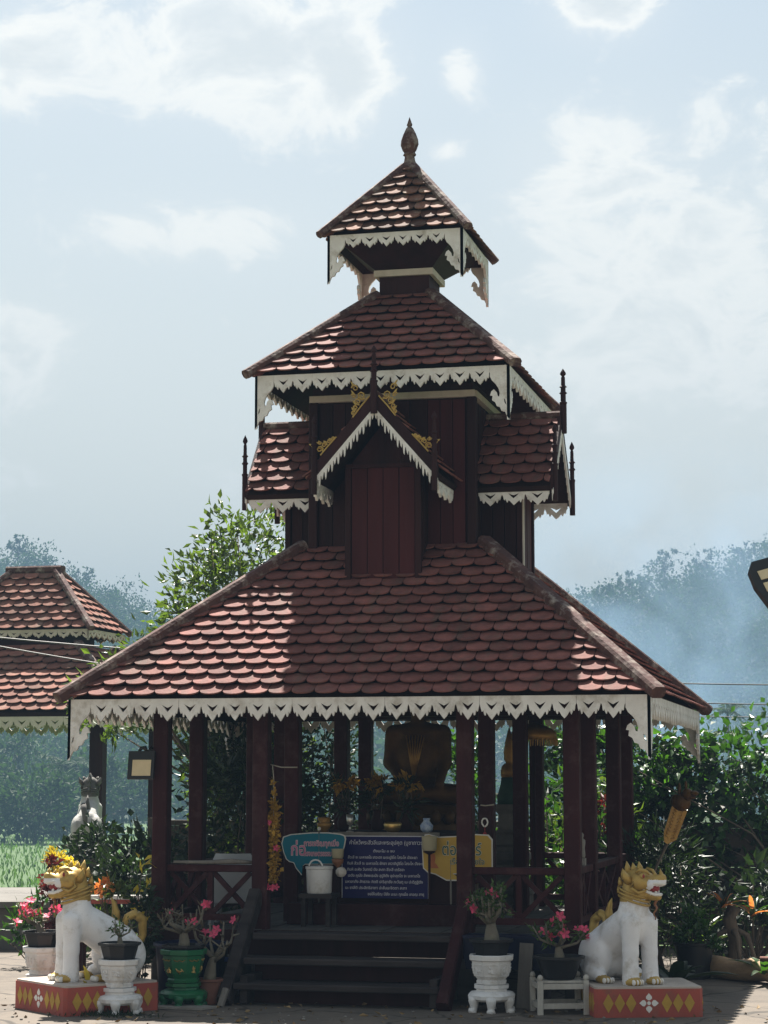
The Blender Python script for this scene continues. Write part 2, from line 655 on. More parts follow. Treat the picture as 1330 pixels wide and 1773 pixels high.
def tiled_slope(roof, E0, E1, T0, T1, tw, ex, material, parts=True, margin=.015, over=.03, lift=.050, seed=1):
    """scalloped tiles laid in courses on the trapezoid E0-E1 (eave) to T0-T1 (top); each whole tile shares one mesh"""
    E0, E1, T0, T1 = V(E0), V(E1), V(T0), V(T1)
    U = (E1 - E0).normalized()
    S = (T0 - E0) - U * (T0 - E0).dot(U)
    H = S.length
    S.normalize()
    Nn = U.cross(S).normalized()
    W = (E1 - E0).length
    tl, tr = (T0 - E0).dot(U), (T1 - E0).dot(U)
    rg = random.Random(seed)
    whole = None
    joint = MB()
    rows = int(math.ceil((H + over) / ex))
    for r in range(rows):
        v0 = r * ex - over
        off = (tw / 2 if r % 2 else 0) + (W % tw) / 2 - tw
        n = int(W / tw) + 3
        for i in range(n):
            u0 = off + i * tw
            poly = [(u0 + x, v0 + y) for x, y in tile_outline(tw, ex)]
            full = len(poly)
            # left hip: u >= tl*v/H + margin ; right hip: u <= W + (tr-W)*v/H - margin ; top
            cut = clip_poly(poly, -1, tl / H, -margin)
            cut = clip_poly(cut, 1, -(tr - W) / H, W - margin) if cut else cut
            cut = clip_poly(cut, 0, 1, H) if cut else cut
            if len(cut) < 3:
                continue
            area = abs(sum(cut[k][0] * cut[(k + 1) % len(cut)][1] - cut[(k + 1) % len(cut)][0] * cut[k][1] for k in range(len(cut)))) / 2
            if area < tw * ex * .12:
                continue
            is_whole = len(cut) == full and all(abs(a[0] - b[0]) + abs(a[1] - b[1]) < 1e-6 for a, b in zip(cut, poly))
            O = E0 + U * u0 + S * v0
            jit = rg.uniform(-.003, .004)
            if not parts:
                tile_solid(joint, [(x - u0, y - v0) for x, y in cut], O + Nn * jit, U, S, Nn, ex, lift)
                continue
            if is_whole:
                if whole is None:
                    mb = MB()
                    tile_solid(mb, tile_outline(tw, ex), V((0, 0, 0)), V((1, 0, 0)), V((0, 1, 0)), V((0, 0, 1)), ex, lift)
                    whole = mb.mesh('tile', material)
                o = link('tile', whole, roof)
            else:
                mb = MB()
                tile_solid(mb, [(x - u0, y - v0) for x, y in cut], V((0, 0, 0)), V((1, 0, 0)), V((0, 1, 0)), V((0, 0, 1)), ex, lift)
                o = link('tile', mb.mesh('tile', material), roof)
            mt = Matrix((U, S, Nn)).transposed().to_4x4()
            mt.translation = O + Nn * jit
            slip = rg.random() < .05
            o.matrix_local = mt @ Matrix.Rotation(rg.uniform(-.05, .05) if slip else rg.uniform(-.015, .015), 4, 'Z')
    if not parts and joint.v:
        o = joint.obj('tile_courses', material, roof)
        o['kind'] = 'stuff'


def hip_roof(root, name, w0, z0, w1, z1, tw, ex, material, sides='F', th=.06, capw=.12, caph=.085):
    """four slopes from eave half sizes w0 at z0 to top half sizes w1 at z1; sides in view get single tiles"""
    d = .022
    mb = MB()
    e = [V((sx * (w0[0] - .035), sy * (w0[1] - .035), z0 - d + .01)) for sx, sy in ((-1, -1), (1, -1), (1, 1), (-1, 1))]
    t = [V((sx * w1[0], sy * w1[1], z1 - d)) for sx, sy in ((-1, -1), (1, -1), (1, 1), (-1, 1))]
    dn = V((0, 0, -th))
    vs = e + t + [p + dn for p in e] + [p + dn for p in t]
    fs = []
    for i in range(4):
        j = (i + 1) % 4
        fs += [(i, j, 4 + j, 4 + i), (8 + j, 8 + i, 12 + i, 12 + j), (i, 8 + i, 8 + j, j), (4 + i, 4 + j, 12 + j, 12 + i)]
    mb.add(vs, fs)
    roof = mb.obj(name, 'roof_wood', root)
    E = [V((sx * w0[0], sy * w0[1], z0)) for sx, sy in ((-1, -1), (1, -1), (1, 1), (-1, 1))]
    T = [V((sx * w1[0], sy * w1[1], z1)) for sx, sy in ((-1, -1), (1, -1), (1, 1), (-1, 1))]
    for i, s in enumerate('FRBL'):
        j = (i + 1) % 4
        tiled_slope(roof, E[i], E[j], T[i], T[j], tw, ex, material, parts=s in sides, seed=i + 3)
    for i in range(4):
        mb = MB()
        a, b = E[i], T[i]
        dr = (b - a).normalized()
        upv = V((0, 0, 1))
        a2 = a - dr * .075 + upv * .035
        b2 = b + upv * .035
        mb.beam(a2, b2, capw, caph, ch=.02)
        mb.obj('hip_cap', 'ridge', roof)
    return roof


FRET = [(0, -.36), (.035, -.44), (.06, -.58), (.085, -.68), (.115, -.70), (.145, -.62), (.17, -.74), (.205, -.85), (.235, -.85), (.27, -.71), (.31, -.76), (.40, -.90), (.5, -1.04)]
HEART = [(.25, -.27), (.39, -.36), (.5, -.42), (.61, -.36), (.75, -.27), (.63, -.45), (.5, -.62), (.37, -.45)]


def fret_board(parent, O, U, length, pitch, depth, t=.018, material='white', name='fret_board'):
    """carved eave board hanging below O along U: leaf points, arched gaps and pierced hearts"""
    n = max(1, round(length / pitch))
    p = length / n
    O, U = V(O), V(U)
    rg = random.Random(int((O.x * 7 + O.y * 13 + O.z * 29) * 1000))
    i0 = 0
    while i0 < n:
        m = min(n - i0, rg.choice((4, 5)))
        if n - i0 - m == 1:
            m += 1
        g = .0012 if n > 6 else 0
        out = [(g, 0)]
        holes = []
        for i in range(m):
            dk = depth * rg.uniform(.97, 1.03)
            jit = lambda x, y: (x * p + (rg.uniform(-.0018, .0018) if 0 < x < 1 else 0), y * dk + rg.uniform(-.002, .002))
            full = [jit(x, y) for x, y in FRET] + [jit(1 - x, y) for x, y in FRET[-2::-1]]
            if i > 0:
                full = full[1:]
            out += [(i * p + x, y) for x, y in full]
            holes.append([(i * p + x, y) for x, y in [jit(a, b) for a, b in HEART]])
        out[1] = (g, out[1][1])
        out[-1] = (m * p - g, out[-1][1])
        out.append((m * p - g, 0))
        mb = MB()
        mb.prism(out, O + U * (i0 * p), U, (0, 0, 1), t + rg.uniform(-.002, .002), holes)
        mb.obj(name, material, parent)
        i0 += m


BRACKET = [(0, 0), (1, 0), (1, -.22), (.9, -.30), (.70, -.38), (.56, -.47), (.50, -.56), (.53, -.63), (.61, -.62), (.66, -.54), (.80, -.48), (.93, -.52),
           (1.0, -.60), (.87, -.61), (.90, -.70), (.74, -.74), (.66, -.82), (.50, -.84), (.42, -.92), (.24, -.94), (.12, -1.04), (0, -1.1)]
BRHOLE = [(.16, -.80), (.22, -.70), (.30, -.66), (.26, -.76)]


def corner_bracket(parent, O, U, w, h, t=.02, flip=False, material='white'):
    mb = MB()
    pl, ho = [(x * w, y * h) for x, y in BRACKET], [(x * w, y * h) for x, y in BRHOLE]
    if flip:
        pl, ho = [(-x, y) for x, y in pl][::-1], [(-x, y) for x, y in ho][::-1]
    mb.prism(pl, O, U, (0, 0, 1), t, [ho])
    return mb.obj('corner_bracket', material, parent)


def eave_trim(root, hx, hy, z, pitch, depth, bw, bh, material='white'):
    """fret boards and hanging corner brackets round a square eave"""
    cs = [((-hx, -hy, z), (1, 0, 0), 2 * hx), ((hx, -hy, z), (0, 1, 0), 2 * hy), ((hx, hy, z), (-1, 0, 0), 2 * hx), ((-hx, hy, z), (0, -1, 0), 2 * hy)]
    for O, U, ln in cs:
        O, U = V(O), V(U)
        fret_board(root, O + U * bw, U, ln - 2 * bw, pitch, depth, material=material)
        corner_bracket(root, O, U, bw, bh, material=material)
        corner_bracket(root, O + U * ln, U, bw, bh, flip=True, material=material)


def moved(mb, rot):
    mb.v = [tuple(rot @ V(p)) for p in mb.v]
    return mb


def plank_wall(parent, O, U, width, z0, z1, n, t=.02, gap=.006, material='panel', name='plank'):
    """upright boards side by side: O is the lower left corner of the face, U runs along it"""
    O, U = V(O), V(U)
    Nn = U.cross(V((0, 0, 1)))
    pw = width / n
    me = None
    for i in range(n):
        if me is None:
            mb = MB()
            mb.prism([(gap / 2, 0), (pw - gap / 2, 0), (pw - gap / 2, z1 - z0), (gap / 2, z1 - z0)], (0, 0, 0), U, (0, 0, 1), t)
            me = mb.mesh(name, material)
        o = link(name, me, parent)
        o.location = O + U * (i * pw) + V((0, 0, z0 - O.z)) + Nn * (.003 * ((i * 7) % 3 - 1))


# ------------------------------------------------------------------ the shrine pavilion
FLOOR_Z = .46
POST = (-1.48, -.735, .735, 1.48)
shrine = thing('shrine_pavilion', 'tall maroon timber shrine with three tiers of scalloped tile roofs and white fretwork', 'pavilion')

for ix, x in enumerate(POST):
    for iy, y in enumerate((-1.55, -.735, .735, 1.55)):
        inner = abs(x) < 1 and abs(y) < 1
        s = .112
        mb = MB()
        mb.beam((x, y, FLOOR_Z - .02 if not inner else FLOOR_Z), (x, y, 2.72 if inner else 2.2), s, s, ch=.008)
        mb.obj('post', 'maroon', shrine)
# floor: boards on joists, footings
for k, y in enumerate((-1.52, -.76, 0, .76, 1.52)):
    mb = MB()
    mb.beam((-1.54, y, FLOOR_Z - .10), (1.54, y, FLOOR_Z - .10), .07, .12)
    mb.obj('floor_joist', 'maroon_dark', shrine)
for x in POST:
    for y in (-1.5, -.76, .76, 1.5):
        mb = MB()
        mb.beam((x, y, 0), (x, y, FLOOR_Z - .16), .13, .13, ch=.015)
        mb.obj('footing', 'deck', shrine)
bm_ = MB()
bm_.box((0, 0, 0), (.136, 3.24, .03))
fb = bm_.mesh('floor_board', 'deck')
for i in range(22):
    o = link('floor_board', fb, shrine)
    o.location = (-1.4875 + .1417 * i, 0, FLOOR_Z - .019 + .002 * (i % 3))
for x, y, rz, ln in ((0, -1.625, 0, 3.10), (0, 1.625, 0, 3.10), (1.56, 0, PI / 2, 3.28), (-1.56, 0, PI / 2, 3.28)):
    mb = MB()
    mb.box((0, 0, 0), (ln, .03, .17))
    o = mb.obj('floor_skirt', 'maroon_dark', shrine)
    o.location = (x, y, FLOOR_Z - .09)
    o.rotation_euler = (0, 0, rz)


def rail_bay(root, p0, p1, material='maroon'):
    p0, p1 = V(p0), V(p1)
    d = (p1 - p0).normalized()
    a, b = p0 + d * .056, p1 - d * .056
    zt, zb = .875, .535
    rail = MB().beam((a.x, a.y, zt), (b.x, b.y, zt), .07, .05, ch=.006).obj('top_rail', material, root)
    MB().beam((a.x, a.y, zb), (b.x, b.y, zb), .05, .045).obj('bottom_rail', material, root)
    m = (a + b) / 2
    MB().beam((m.x, m.y, zb + .022), (m.x, m.y, zt - .025), .038, .038).obj('baluster', material, root)
    for s0, s1 in ((a, m), (m, b)):
        for q0, q1, off in ((s0, s1, .008), (s1, s0, -.008)):
            nn = d.cross(V((0, 0, 1))) * off
            u = (q1 - q0).normalized() * .02
            MB().beam((q0.x + nn.x + u.x, q0.y + nn.y + u.y, zb + .03), (q1.x + nn.x - u.x, q1.y + nn.y - u.y, zt - .03), .03, .034).obj('cross_brace', material, root)


rail_bay(shrine, (POST[0], -1.55, 0), (POST[1], -1.55, 0))
rail_bay(shrine, (POST[2], -1.55, 0), (POST[3], -1.55, 0))
YP = (-1.55, -.735, .735, 1.55)
for i in range(3):
    rail_bay(shrine, (1.48, YP[i], 0), (1.48, YP[i + 1], 0))
    rail_bay(shrine, (-1.48, YP[i], 0), (-1.48, YP[i + 1], 0))
    rail_bay(shrine, (POST[i], 1.55, 0), (POST[i + 1], 1.55, 0))
# tie beams under the roof
for y in YP:
    MB().beam((-1.6, y, 2.06), (1.6, y, 2.06), .07, .11).obj('tie_beam', 'maroon_dark', shrine)
for x in POST:
    MB().beam((x, -1.66, 2.165), (x, 1.66, 2.165), .07, .10).obj('tie_beam', 'maroon_dark', shrine)

# stair
stair = MB().beam((-.755, -1.60, .70), (-.775, -2.27, .015), .085, .12, ch=.012).obj('stair_string', 'stair', shrine)
MB().beam((.755, -1.60, .70), (.72, -2.27, .015), .085, .12, ch=.012).obj('stair_string', 'maroon', shrine)
for z, y, x0, x1 in ((.452, -1.735, -.70, .70), (.298, -1.93, -.705, .685), (.147, -2.12, -.715, .68)):
    mb = MB().beam((x0, y, z - .022), (x1, y, z - .022), .26, .044, ch=.007)
    mb.obj('stair_tread', 'stair', shrine)
    MB().box(((x0 + x1) / 2, y + .10, z - .11), (x1 - x0 - .03, .02, .10)).obj('stair_riser', 'maroon_dark', shrine)
for s in (-.66, .64):
    MB().box((s, -1.95, .10), (.05, .5, .18)).obj('stair_support', 'stair', shrine)

# lower roof, middle roof, top roof
W1, Z1 = (2.078, 1.925), 2.075
W1T, Z1T = (.70, .60), 3.235
lower = hip_roof(shrine, 'lower_roof', W1, Z1, W1T, Z1T, .166, .1135, 'tile', 'F')
eave_trim(shrine, 2.062, 1.918, 2.062, .164, .152, .165, .39)
W2, Z2 = (.985, 1.02), 4.53
hip_roof(shrine, 'middle_roof', W2, Z2, (.215, .225), 5.245, .160, .116, 'tile', 'F', capw=.10, caph=.07)
eave_trim(shrine, .972, 1.012, 4.518, .155, .13, .145, .37)
hip_roof(shrine, 'top_roof', (.548, .548), 5.71, (.035, .035), 6.33, .128, .112, 'tile_old', 'F', capw=.08, caph=.06)
eave_trim(shrine, .536, .540, 5.698, .125, .105, .14, .35)
fin = MB().lathe([(.085, 6.30), (.066, 6.36), (.045, 6.42), (.040, 6.455), (.055, 6.465), (.044, 6.485), (.058, 6.505), (.074, 6.55), (.070, 6.59), (.052, 6.64),
                  (.030, 6.685), (.016, 6.70), (.024, 6.715), (.018, 6.73), (.008, 6.76), (.001, 6.78)], 8)
fin.obj('roof_finial', 'ridge', shrine)

# tower: central body, four arms, neck
C, A, AE = .615, .272, .92
body = MB()
body.box((0, 0, 3.72), (2 * C - .04, 2 * C - .04, 1.58))
body = body.obj('tower_core', 'maroon_dark', shrine)
for k in range(4):
    rt = rotz(k * PI / 2)
    U = rt @ V((1, 0, 0))
    # planks of the central body, left and right of the arm
    for x0, w, n in ((-C + .05, C - A - .05, 3), (A, C - A - .05, 3)):
        O = rt @ V((x0, -C, 3.0))
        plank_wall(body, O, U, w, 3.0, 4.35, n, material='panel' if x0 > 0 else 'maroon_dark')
    O = rt @ V((-A, -C - .004, 3.0))
    plank_wall(body, rt @ V((-A, -C, 3.9)), U, 2 * A, 3.9, 4.35, 4, material='maroon_dark')
    moved(MB().beam((-C, -C, 3.0), (-C, -C, 4.36), .07, .07, ch=.006), rt).obj('corner_post', 'maroon_dark', shrine)
    moved(MB().box((0, -C - .016, 4.388), (2 * C + .03 + (.03 if k % 2 == 0 else -.03), .045, .05)), rt).obj('cornice_band', 'cream', shrine)
    # arm
    arm = moved(MB().box((0, -(AE + .5) / 2, 3.33), (2 * A - .04, AE - .5 - .03, .88)), rt).obj('tower_arm', 'maroon_dark', shrine)
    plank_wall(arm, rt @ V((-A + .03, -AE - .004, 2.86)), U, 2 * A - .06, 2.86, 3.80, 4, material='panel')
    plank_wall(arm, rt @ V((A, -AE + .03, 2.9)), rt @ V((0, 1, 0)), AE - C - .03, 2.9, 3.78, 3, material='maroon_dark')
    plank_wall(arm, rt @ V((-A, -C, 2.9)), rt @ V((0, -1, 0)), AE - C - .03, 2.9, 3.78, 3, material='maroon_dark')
    for s in (-1, 1):
        moved(MB().beam((s * (A - .005), -AE + .005, 2.82), (s * (A - .005), -AE + .005, 3.80), .045, .045, ch=.004), rt).obj('arm_post', 'maroon_dark', shrine)
    if k == 1:
        moved(MB().beam((-A + .005, -AE - .022, 2.82), (-A + .005, -AE - .022, 3.72), .035, .012), rt).obj('corner_strip', 'cream', shrine)
    moved(MB().box((0, -AE - .012, 3.815), (2 * A + .02, .03, .03)), rt).obj('door_head', 'maroon_dark', shrine)

moved(MB().box((0, 0, 5.31), (.40, .40, .28)), rotz(0)).obj('neck', 'maroon_dark', shrine)
for k in range(4):
    moved(MB().box((0, -.222, 5.45), (.474 if k % 2 == 0 else .416, .03, .05)), rotz(k * PI / 2)).obj('neck_band', 'cream', shrine)
mb = MB()
lo4 = [V((sx * .205, sy * .205, 5.46)) for sx, sy in ((-1, -1), (1, -1), (1, 1), (-1, 1))]
hi4 = [V((sx * .46, sy * .46, 5.665)) for sx, sy in ((-1, -1), (1, -1), (1, 1), (-1, 1))]
mb.add(lo4 + hi4, [(3, 2, 1, 0), (4, 5, 6, 7)] + [(i, (i + 1) % 4, 4 + (i + 1) % 4, 4 + i) for i in range(4)])
mb.obj('flared_soffit', 'maroon_dark', shrine)
# boxed ceiling below the middle roof
MB().box((0, 0, 4.44), (2 * C + .02, 2 * C + .02, .06)).obj('soffit', 'maroon_dark', shrine)

# gables on the four arms
GE, GW, GZ, GR = 1.205, .50, 3.705, 4.275


def spike(mb, x, y, z0, z1, r):
    h = z1 - z0
    prof = [(r, 0), (r, .45), (r * 1.15, .46), (r * 1.15, .48), (r * .8, .49), (r * .8, .60), (r * 1.25, .62), (r * .75, .645), (r * .75, .70), (r * 1.2, .715),
            (r * .65, .74), (r * .6, .86), (r * .4, .88), (r * .95, .915), (r * .75, .945), (r * .05, 1.0)]
    mb.lathe([(a, z0 + b * h) for a, b in prof], 8, (x, y, 0))


def filigree(mb, O, dv, upv, size, hh, mir):
    """gilded open scrollwork standing on the rake: a bar with curls that shrink along it"""
    def pt(u, v):
        return O + dv * ((1 - u) * size if mir else u * size) + upv * (v * hh)
    mb.tube([pt(0, .03), pt(.5, .03), pt(1, .0)], .006, 5)
    for cx, cy, r, tn, ph in ((.17, .30, .20, 1.5, 0), (.13, .72, .16, 1.2, 2.4), (.43, .26, .16, 1.4, .5), (.38, .55, .11, 1.1, 2.6), (.66, .17, .12, 1.3, .6), (.86, .10, .08, 1.2, .8)):
        pts = []
        for i in range(11):
            t = i / 10
            a = ph - PI / 2 + t * tn * 2 * PI
            rr = r * (1 - .72 * t)
            pts.append(pt(cx + rr * math.cos(a) * .75, cy + rr * math.sin(a)))
        mb.tube(pts, [.0075 - .004 * i / 10 for i in range(11)], 5)
    for u, v in ((.04, 1.06), (.28, .80), (.52, .48), (.75, .32)):
        mb.tube([pt(u + .05, v - .26), pt(u + .02, v - .1), pt(u, v)], [.008, .007, .001], 5)


for k in range(4):
    rt = rotz(k * PI / 2)
    R3 = lambda p: rt @ V(p)
    g = MB()
    prof = [(-GW, GZ), (0, GR), (GW, GZ), (GW - .02, GZ - .035), (0, GR - .06), (-GW + .02, GZ - .035)]
    vs = [R3((x, y, z - .02)) for y in (-GE + .02, -.45) for x, z in prof]
    g.add(vs, [(5, 4, 3, 2, 1, 0), (6, 7, 8, 9, 10, 11)] + [(i, (i + 1) % 6, 6 + (i + 1) % 6, 6 + i) for i in range(6)])
    groof = g.obj('gable_roof', 'roof_wood', shrine)
    front_side = {1: 'L', 3: 'R', 0: '', 2: ''}[k]
    y0, y1 = -GE + .02, -C + .02
    tiled_slope(groof, R3((-GW, y1, GZ)), R3((-GW, y0, GZ)), R3((0, y1, GR)), R3((0, y0, GR)), .165, .112, 'tile', parts=front_side == 'L', seed=11 + k, margin=.0)
    tiled_slope(groof, R3((GW, y0, GZ)), R3((GW, y1, GZ)), R3((0, y0, GR)), R3((0, y1, GR)), .165, .112, 'tile', parts=front_side == 'R', seed=15 + k, margin=.0)
    moved(MB().beam((0, -GE + .01, GR + .03), (0, -.45, GR + .03), .07, .06, ch=.015), rt).obj('ridge_cap', 'ridge', groof)
    moved(MB().prism([(-A, 3.80), (A, 3.80), (0, 4.14)], (0, -AE, 0), (1, 0, 0), (0, 0, 1), .03), rt).obj('gable_infill', 'maroon_dark', shrine)
    for s in (-1, 1):
        # rake board: local u outwards, v up
        sl = (GR - GZ) / GW
        up = .115
        x1 = .475
        pl = [(0, GR + .055), (0, GR - .075), (s * x1, GR - .075 - sl * x1), (s * x1, GR + .04 - sl * x1)]
        if s > 0:
            pl = pl[::-1]
        moved(MB().prism(pl, (0, -GE, 0), (1, 0, 0), (0, 0, 1), .028), rt).obj('rake_board', 'maroon_dark', shrine)
        # white dog-tooth fringe below it
        n = 10
        outp, bot = [], []
        for i in range(n):
            for q, dpt in ((0, .030), (.16, .062), (.32, .070), (.42, .034), (.5, .036), (.62, .092), (.76, .100), (.88, .042)):
                u = (i + q) / n * x1
                bot.append((s * u, GR - .070 - sl * u - dpt))
        outp = [(0, GR - .066)] + bot + [(s * x1, GR - .105 - sl * x1), (s * x1, GR - .066 - sl * x1)]
        if s > 0:
            pass
        else:
            outp = outp[::-1]
        moved(MB().prism(outp, (0, -GE - .004, 0), (1, 0, 0), (0, 0, 1), .014), rt).obj('rake_fringe', 'white', shrine)
        # gilded scrolls above the rake near the peak and near the eave
        dv = V((s * 1, 0, -sl)).normalized()
        upv = V((s * sl, 0, 1)).normalized()
        for u0, size, hh, mir in () if k % 2 else ((.03, .20, .18, False), (x1 - .19, .18, .12, True)):
            O = V((s * u0, -GE - .006, GR + .048 - sl * u0))
            m2 = MB()
            filigree(m2, O, dv, upv, size, hh, mir)
            moved(m2, rt).obj('gilded_scroll', 'gold', shrine)
        sp = MB()
        spike(sp, s * .452, -GE - .012, 3.575, 4.165, .022)
        moved(sp, rt).obj('eave_finial', 'maroon_dark', shrine)
        # fret board below the side eave
        o0 = R3((s * (GW - .025), -GE + .03 if s > 0 else -C - .02, GZ - .03))
        fret_board(shrine, o0, R3((0, s, 0)), GE - C - .05, .155, .125)
    sp = MB()
    spike(sp, 0, -GE - .014, 4.16, 4.67, .026)
    moved(sp, rt).obj('peak_finial', 'maroon_dark', shrine)


# ------------------------------------------------------------------ setting materials
M['paving'] = mat('worn_concrete_yard', (.145, .118, .092), (.095, .080, .066), .92, 1.3, 9, bump=.5, bscale=14, dirt=(.06, .052, .045), dirt_amt=.8, dirt_scale=3.2)


def add_cracks(m, scale, width, col):
    """thin dark joints and cracks between poured slabs"""
    N, L = m.node_tree.nodes, m.node_tree.links
    b = N['Principled BSDF']
    src = b.inputs['Base Color'].links[0].from_socket
    tc = N.new('ShaderNodeTexCoord')
    no = N.new('ShaderNodeTexNoise')
    no.inputs['Scale'].default_value = 2.5
    L.new(tc.outputs['Object'], no.inputs['Vector'])
    mx = N.new('ShaderNodeVectorMath')
    mx.operation = 'MULTIPLY_ADD'
    L.new(no.outputs['Color'], mx.inputs[0])
    mx.inputs[1].default_value = (.35, .35, 0)
    L.new(tc.outputs['Object'], mx.inputs[2])
    vo = N.new('ShaderNodeTexVoronoi')
    vo.feature = 'DISTANCE_TO_EDGE'
    vo.inputs['Scale'].default_value = scale
    L.new(mx.outputs[0], vo.inputs['Vector'])
    mr = N.new('ShaderNodeMapRange')
    mr.inputs['From Min'].default_value = width * .3
    mr.inputs['From Max'].default_value = width
    mr.inputs['To Min'].default_value = .85
    mr.inputs['To Max'].default_value = 0
    L.new(vo.outputs['Distance'], mr.inputs['Value'])
    mi = N.new('ShaderNodeMix')
    mi.data_type = 'RGBA'
    L.new(mr.outputs[0], mi.inputs['Factor'])
    L.new(src, mi.inputs[6])
    mi.inputs[7].default_value = (*col, 1)
    L.new(mi.outputs[2], b.inputs['Base Color'])


add_cracks(M['paving'], 1.1, .022, (.035, .03, .025))
M['soil'] = mat('dry_soil', (.22, .18, .12), (.13, .11, .07), .95, 2, 8, bump=.5)
M['field'] = mat('field_grass', (.062, .112, .026), (.040, .078, .020), .95, .25, 8, bump=.3)
M['grass'] = mat('grass_blade', (.085, .135, .036), (.052, .09, .026), .8, 1.5, rand=.35, trans=(.4, (1.2, 1.5, .6)))
M['hill'] = mat('forest_floor', (.020, .034, .014), (.010, .020, .009), .95, .12, 8, bump=.8, bscale=.6)
M['forest'] = mat('forest_leaf', (.05, .08, .032), (.026, .05, .022), .8, .06, rand=.4, trans=(.25, (1.2, 1.5, .6)))
M['leaf_tree'] = mat('olive_leaf', (.080, .115, .030), (.040, .062, .018), .40, 1.4, rand=.5, spec=.5, trans=(.42, (1.5, 1.7, .5)))
M['leaf_vine'] = mat('vine_leaf', (.045, .100, .022), (.022, .055, .014), .38, 1.4, rand=.5, spec=.5, trans=(.34, (1.6, 2.0, .5)))
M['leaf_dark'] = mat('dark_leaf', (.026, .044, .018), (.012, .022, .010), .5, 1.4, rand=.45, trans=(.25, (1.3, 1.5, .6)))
M['leaf_yellow'] = mat('yellow_leaf', (.62, .50, .05), (.40, .34, .04), .5, 3, rand=.35, trans=(.4, (1.2, 1.1, .6)))
M['leaf_red'] = mat('burgundy_leaf', (.13, .03, .03), (.05, .015, .015), .5, 3, rand=.35, trans=(.3, (1.5, .8, .6)))
M['leaf_orange'] = mat('copper_bract', (.62, .27, .08), (.45, .16, .05), .5, 3, rand=.35, trans=(.35, (1.3, 1, .7)))
M['bark'] = mat('grey_brown_bark', (.17, .135, .10), (.085, .065, .05), .9, 9, bump=.6, stretch=(1, 1, .3))
M['concrete'] = mat('grey_concrete', (.30, .28, .25), (.20, .185, .165), .9, 3, 8, bump=.3, dirt=(.10, .09, .075), dirt_amt=.8, dirt_scale=3)
M['ledge'] = mat('dusty_ledge_concrete', (.155, .145, .13), (.10, .092, .082), .9, 3, 8, bump=.3)
M['wall_old'] = mat('stained_block_wall', (.11, .088, .068), (.055, .044, .036), .95, 2.5, 8, bump=.4, dirt=(.05, .045, .035), dirt_amt=.85, dirt_scale=2.5)
M['wire'] = mat('black_cable', (.03, .03, .03), (.02, .02, .02), .6, 5)
M['cable_grey'] = mat('grey_cable', (.12, .115, .11), (.09, .085, .08), .6, 5)
M['whitewash'] = mat('whitewashed_wall', (.80, .79, .76), (.70, .69, .66), .8, 3)

M['leaf_dry_ground'] = mat('fallen_leaf', (.26, .17, .07), (.13, .09, .05), .8, 3, rand=.5)
# ------------------------------------------------------------------ ground and hills
def terrain_z(x, y):
    d = (V((x, y, 0)) - V((CAM.x, CAM.y, 0))).dot(V((-math.sin(YAW), math.cos(YAW), 0)))
    t = min(max((d - 24) / 30, 0), 1)
    return -.012 - 3.0 * t * t * (3 - 2 * t)


g = MB()
xs = [-900, -500, -250, -120, -60, -40, -30, -25, -20, -16, -12, -9, -6, -3, 0, 3, 6, 9, 12, 16, 20, 30, 60, 120, 250, 500, 900]
ys = [-80, -40, -20, 0, 2, 4, 6, 8, 10, 12, 14, 17, 20, 24, 28, 33, 40, 60, 100, 160, 250, 400, 700, 1200]
vs = [(x, y, terrain_z(x, y)) for y in ys for x in xs]
nx = len(xs)
fs = [(j * nx + i, j * nx + i + 1, (j + 1) * nx + i + 1, (j + 1) * nx + i) for j in range(len(ys) - 1) for i in range(nx - 1)]
g.add(vs, fs)
gm = g.mesh('ground', 'field', True)
struct(link('ground', gm))
yard = MB()
yard.add([(-9.5, -40, 0), (12, -40, 0), (12, 3.55, 0), (-4.6, 3.55, 0), (-9.5, 2.6, 0), (-9.5, -40, -.05), (12, -40, -.05), (12, 3.55, -.05), (-4.6, 3.55, -.05), (-9.5, 2.6, -.05)],
         [(0, 1, 2, 3, 4), (0, 5, 6, 1), (1, 6, 7, 2), (2, 7, 8, 3), (3, 8, 9, 4), (4, 9, 5, 0)])
struct(yard.obj('yard_paving', 'paving'))

RIDGE = [(-2600, 980), (-1500, 930), (-700, 900), (-200, 905), (0, 925), (40, 922), (75, 945), (110, 972), (170, 998), (230, 1012), (275, 1040), (340, 1075), (450, 1120), (600, 1150),
         (760, 1130), (880, 1062), (945, 1022), (1000, 1012), (1080, 992), (1130, 975), (1160, 957), (1200, 955), (1250, 940), (1330, 920), (1500, 890), (1900, 850), (2600, 900), (3800, 960)]


def ridge_y(px):
    for (a, b), (c, d) in zip(RIDGE, RIDGE[1:]):
        if a <= px <= c:
            return b + (d - b) * (px - a) / (c - a)
    return 950


def hill_point(px, f):
    """f 0 at the foot, 1 on the ridge"""
    d = 215 + 205 * f
    zr = (1349 - ridge_y(px)) / FPX * 420 + 1.5 - 6.6
    z = -3.3 + (zr + 3.3) * (f ** 1.15) + (math.sin(px * .013 + f * 5) + math.sin(px * .031 + 2 + f * 9)) * 1.2 * f * (1 - f) * 4 * .6
    p = pix(px, 1349, d)
    return V((p.x, p.y, z))


hm = MB()
pxs = list(range(-2600, 3801, 100))
nf = 12
vs = [hill_point(px, f / nf) for f in range(nf + 1) for px in pxs]
vs += [V((p.x * 1, p.y + 120, -6)) for p in vs[-len(pxs):]]
n = len(pxs)
fs = [(j * n + i, j * n + i + 1, (j + 1) * n + i + 1, (j + 1) * n + i) for j in range(nf + 1) for i in range(n - 1)]
hm.add(vs, fs)
struct(hm.obj('hills', 'hill', smooth=True))

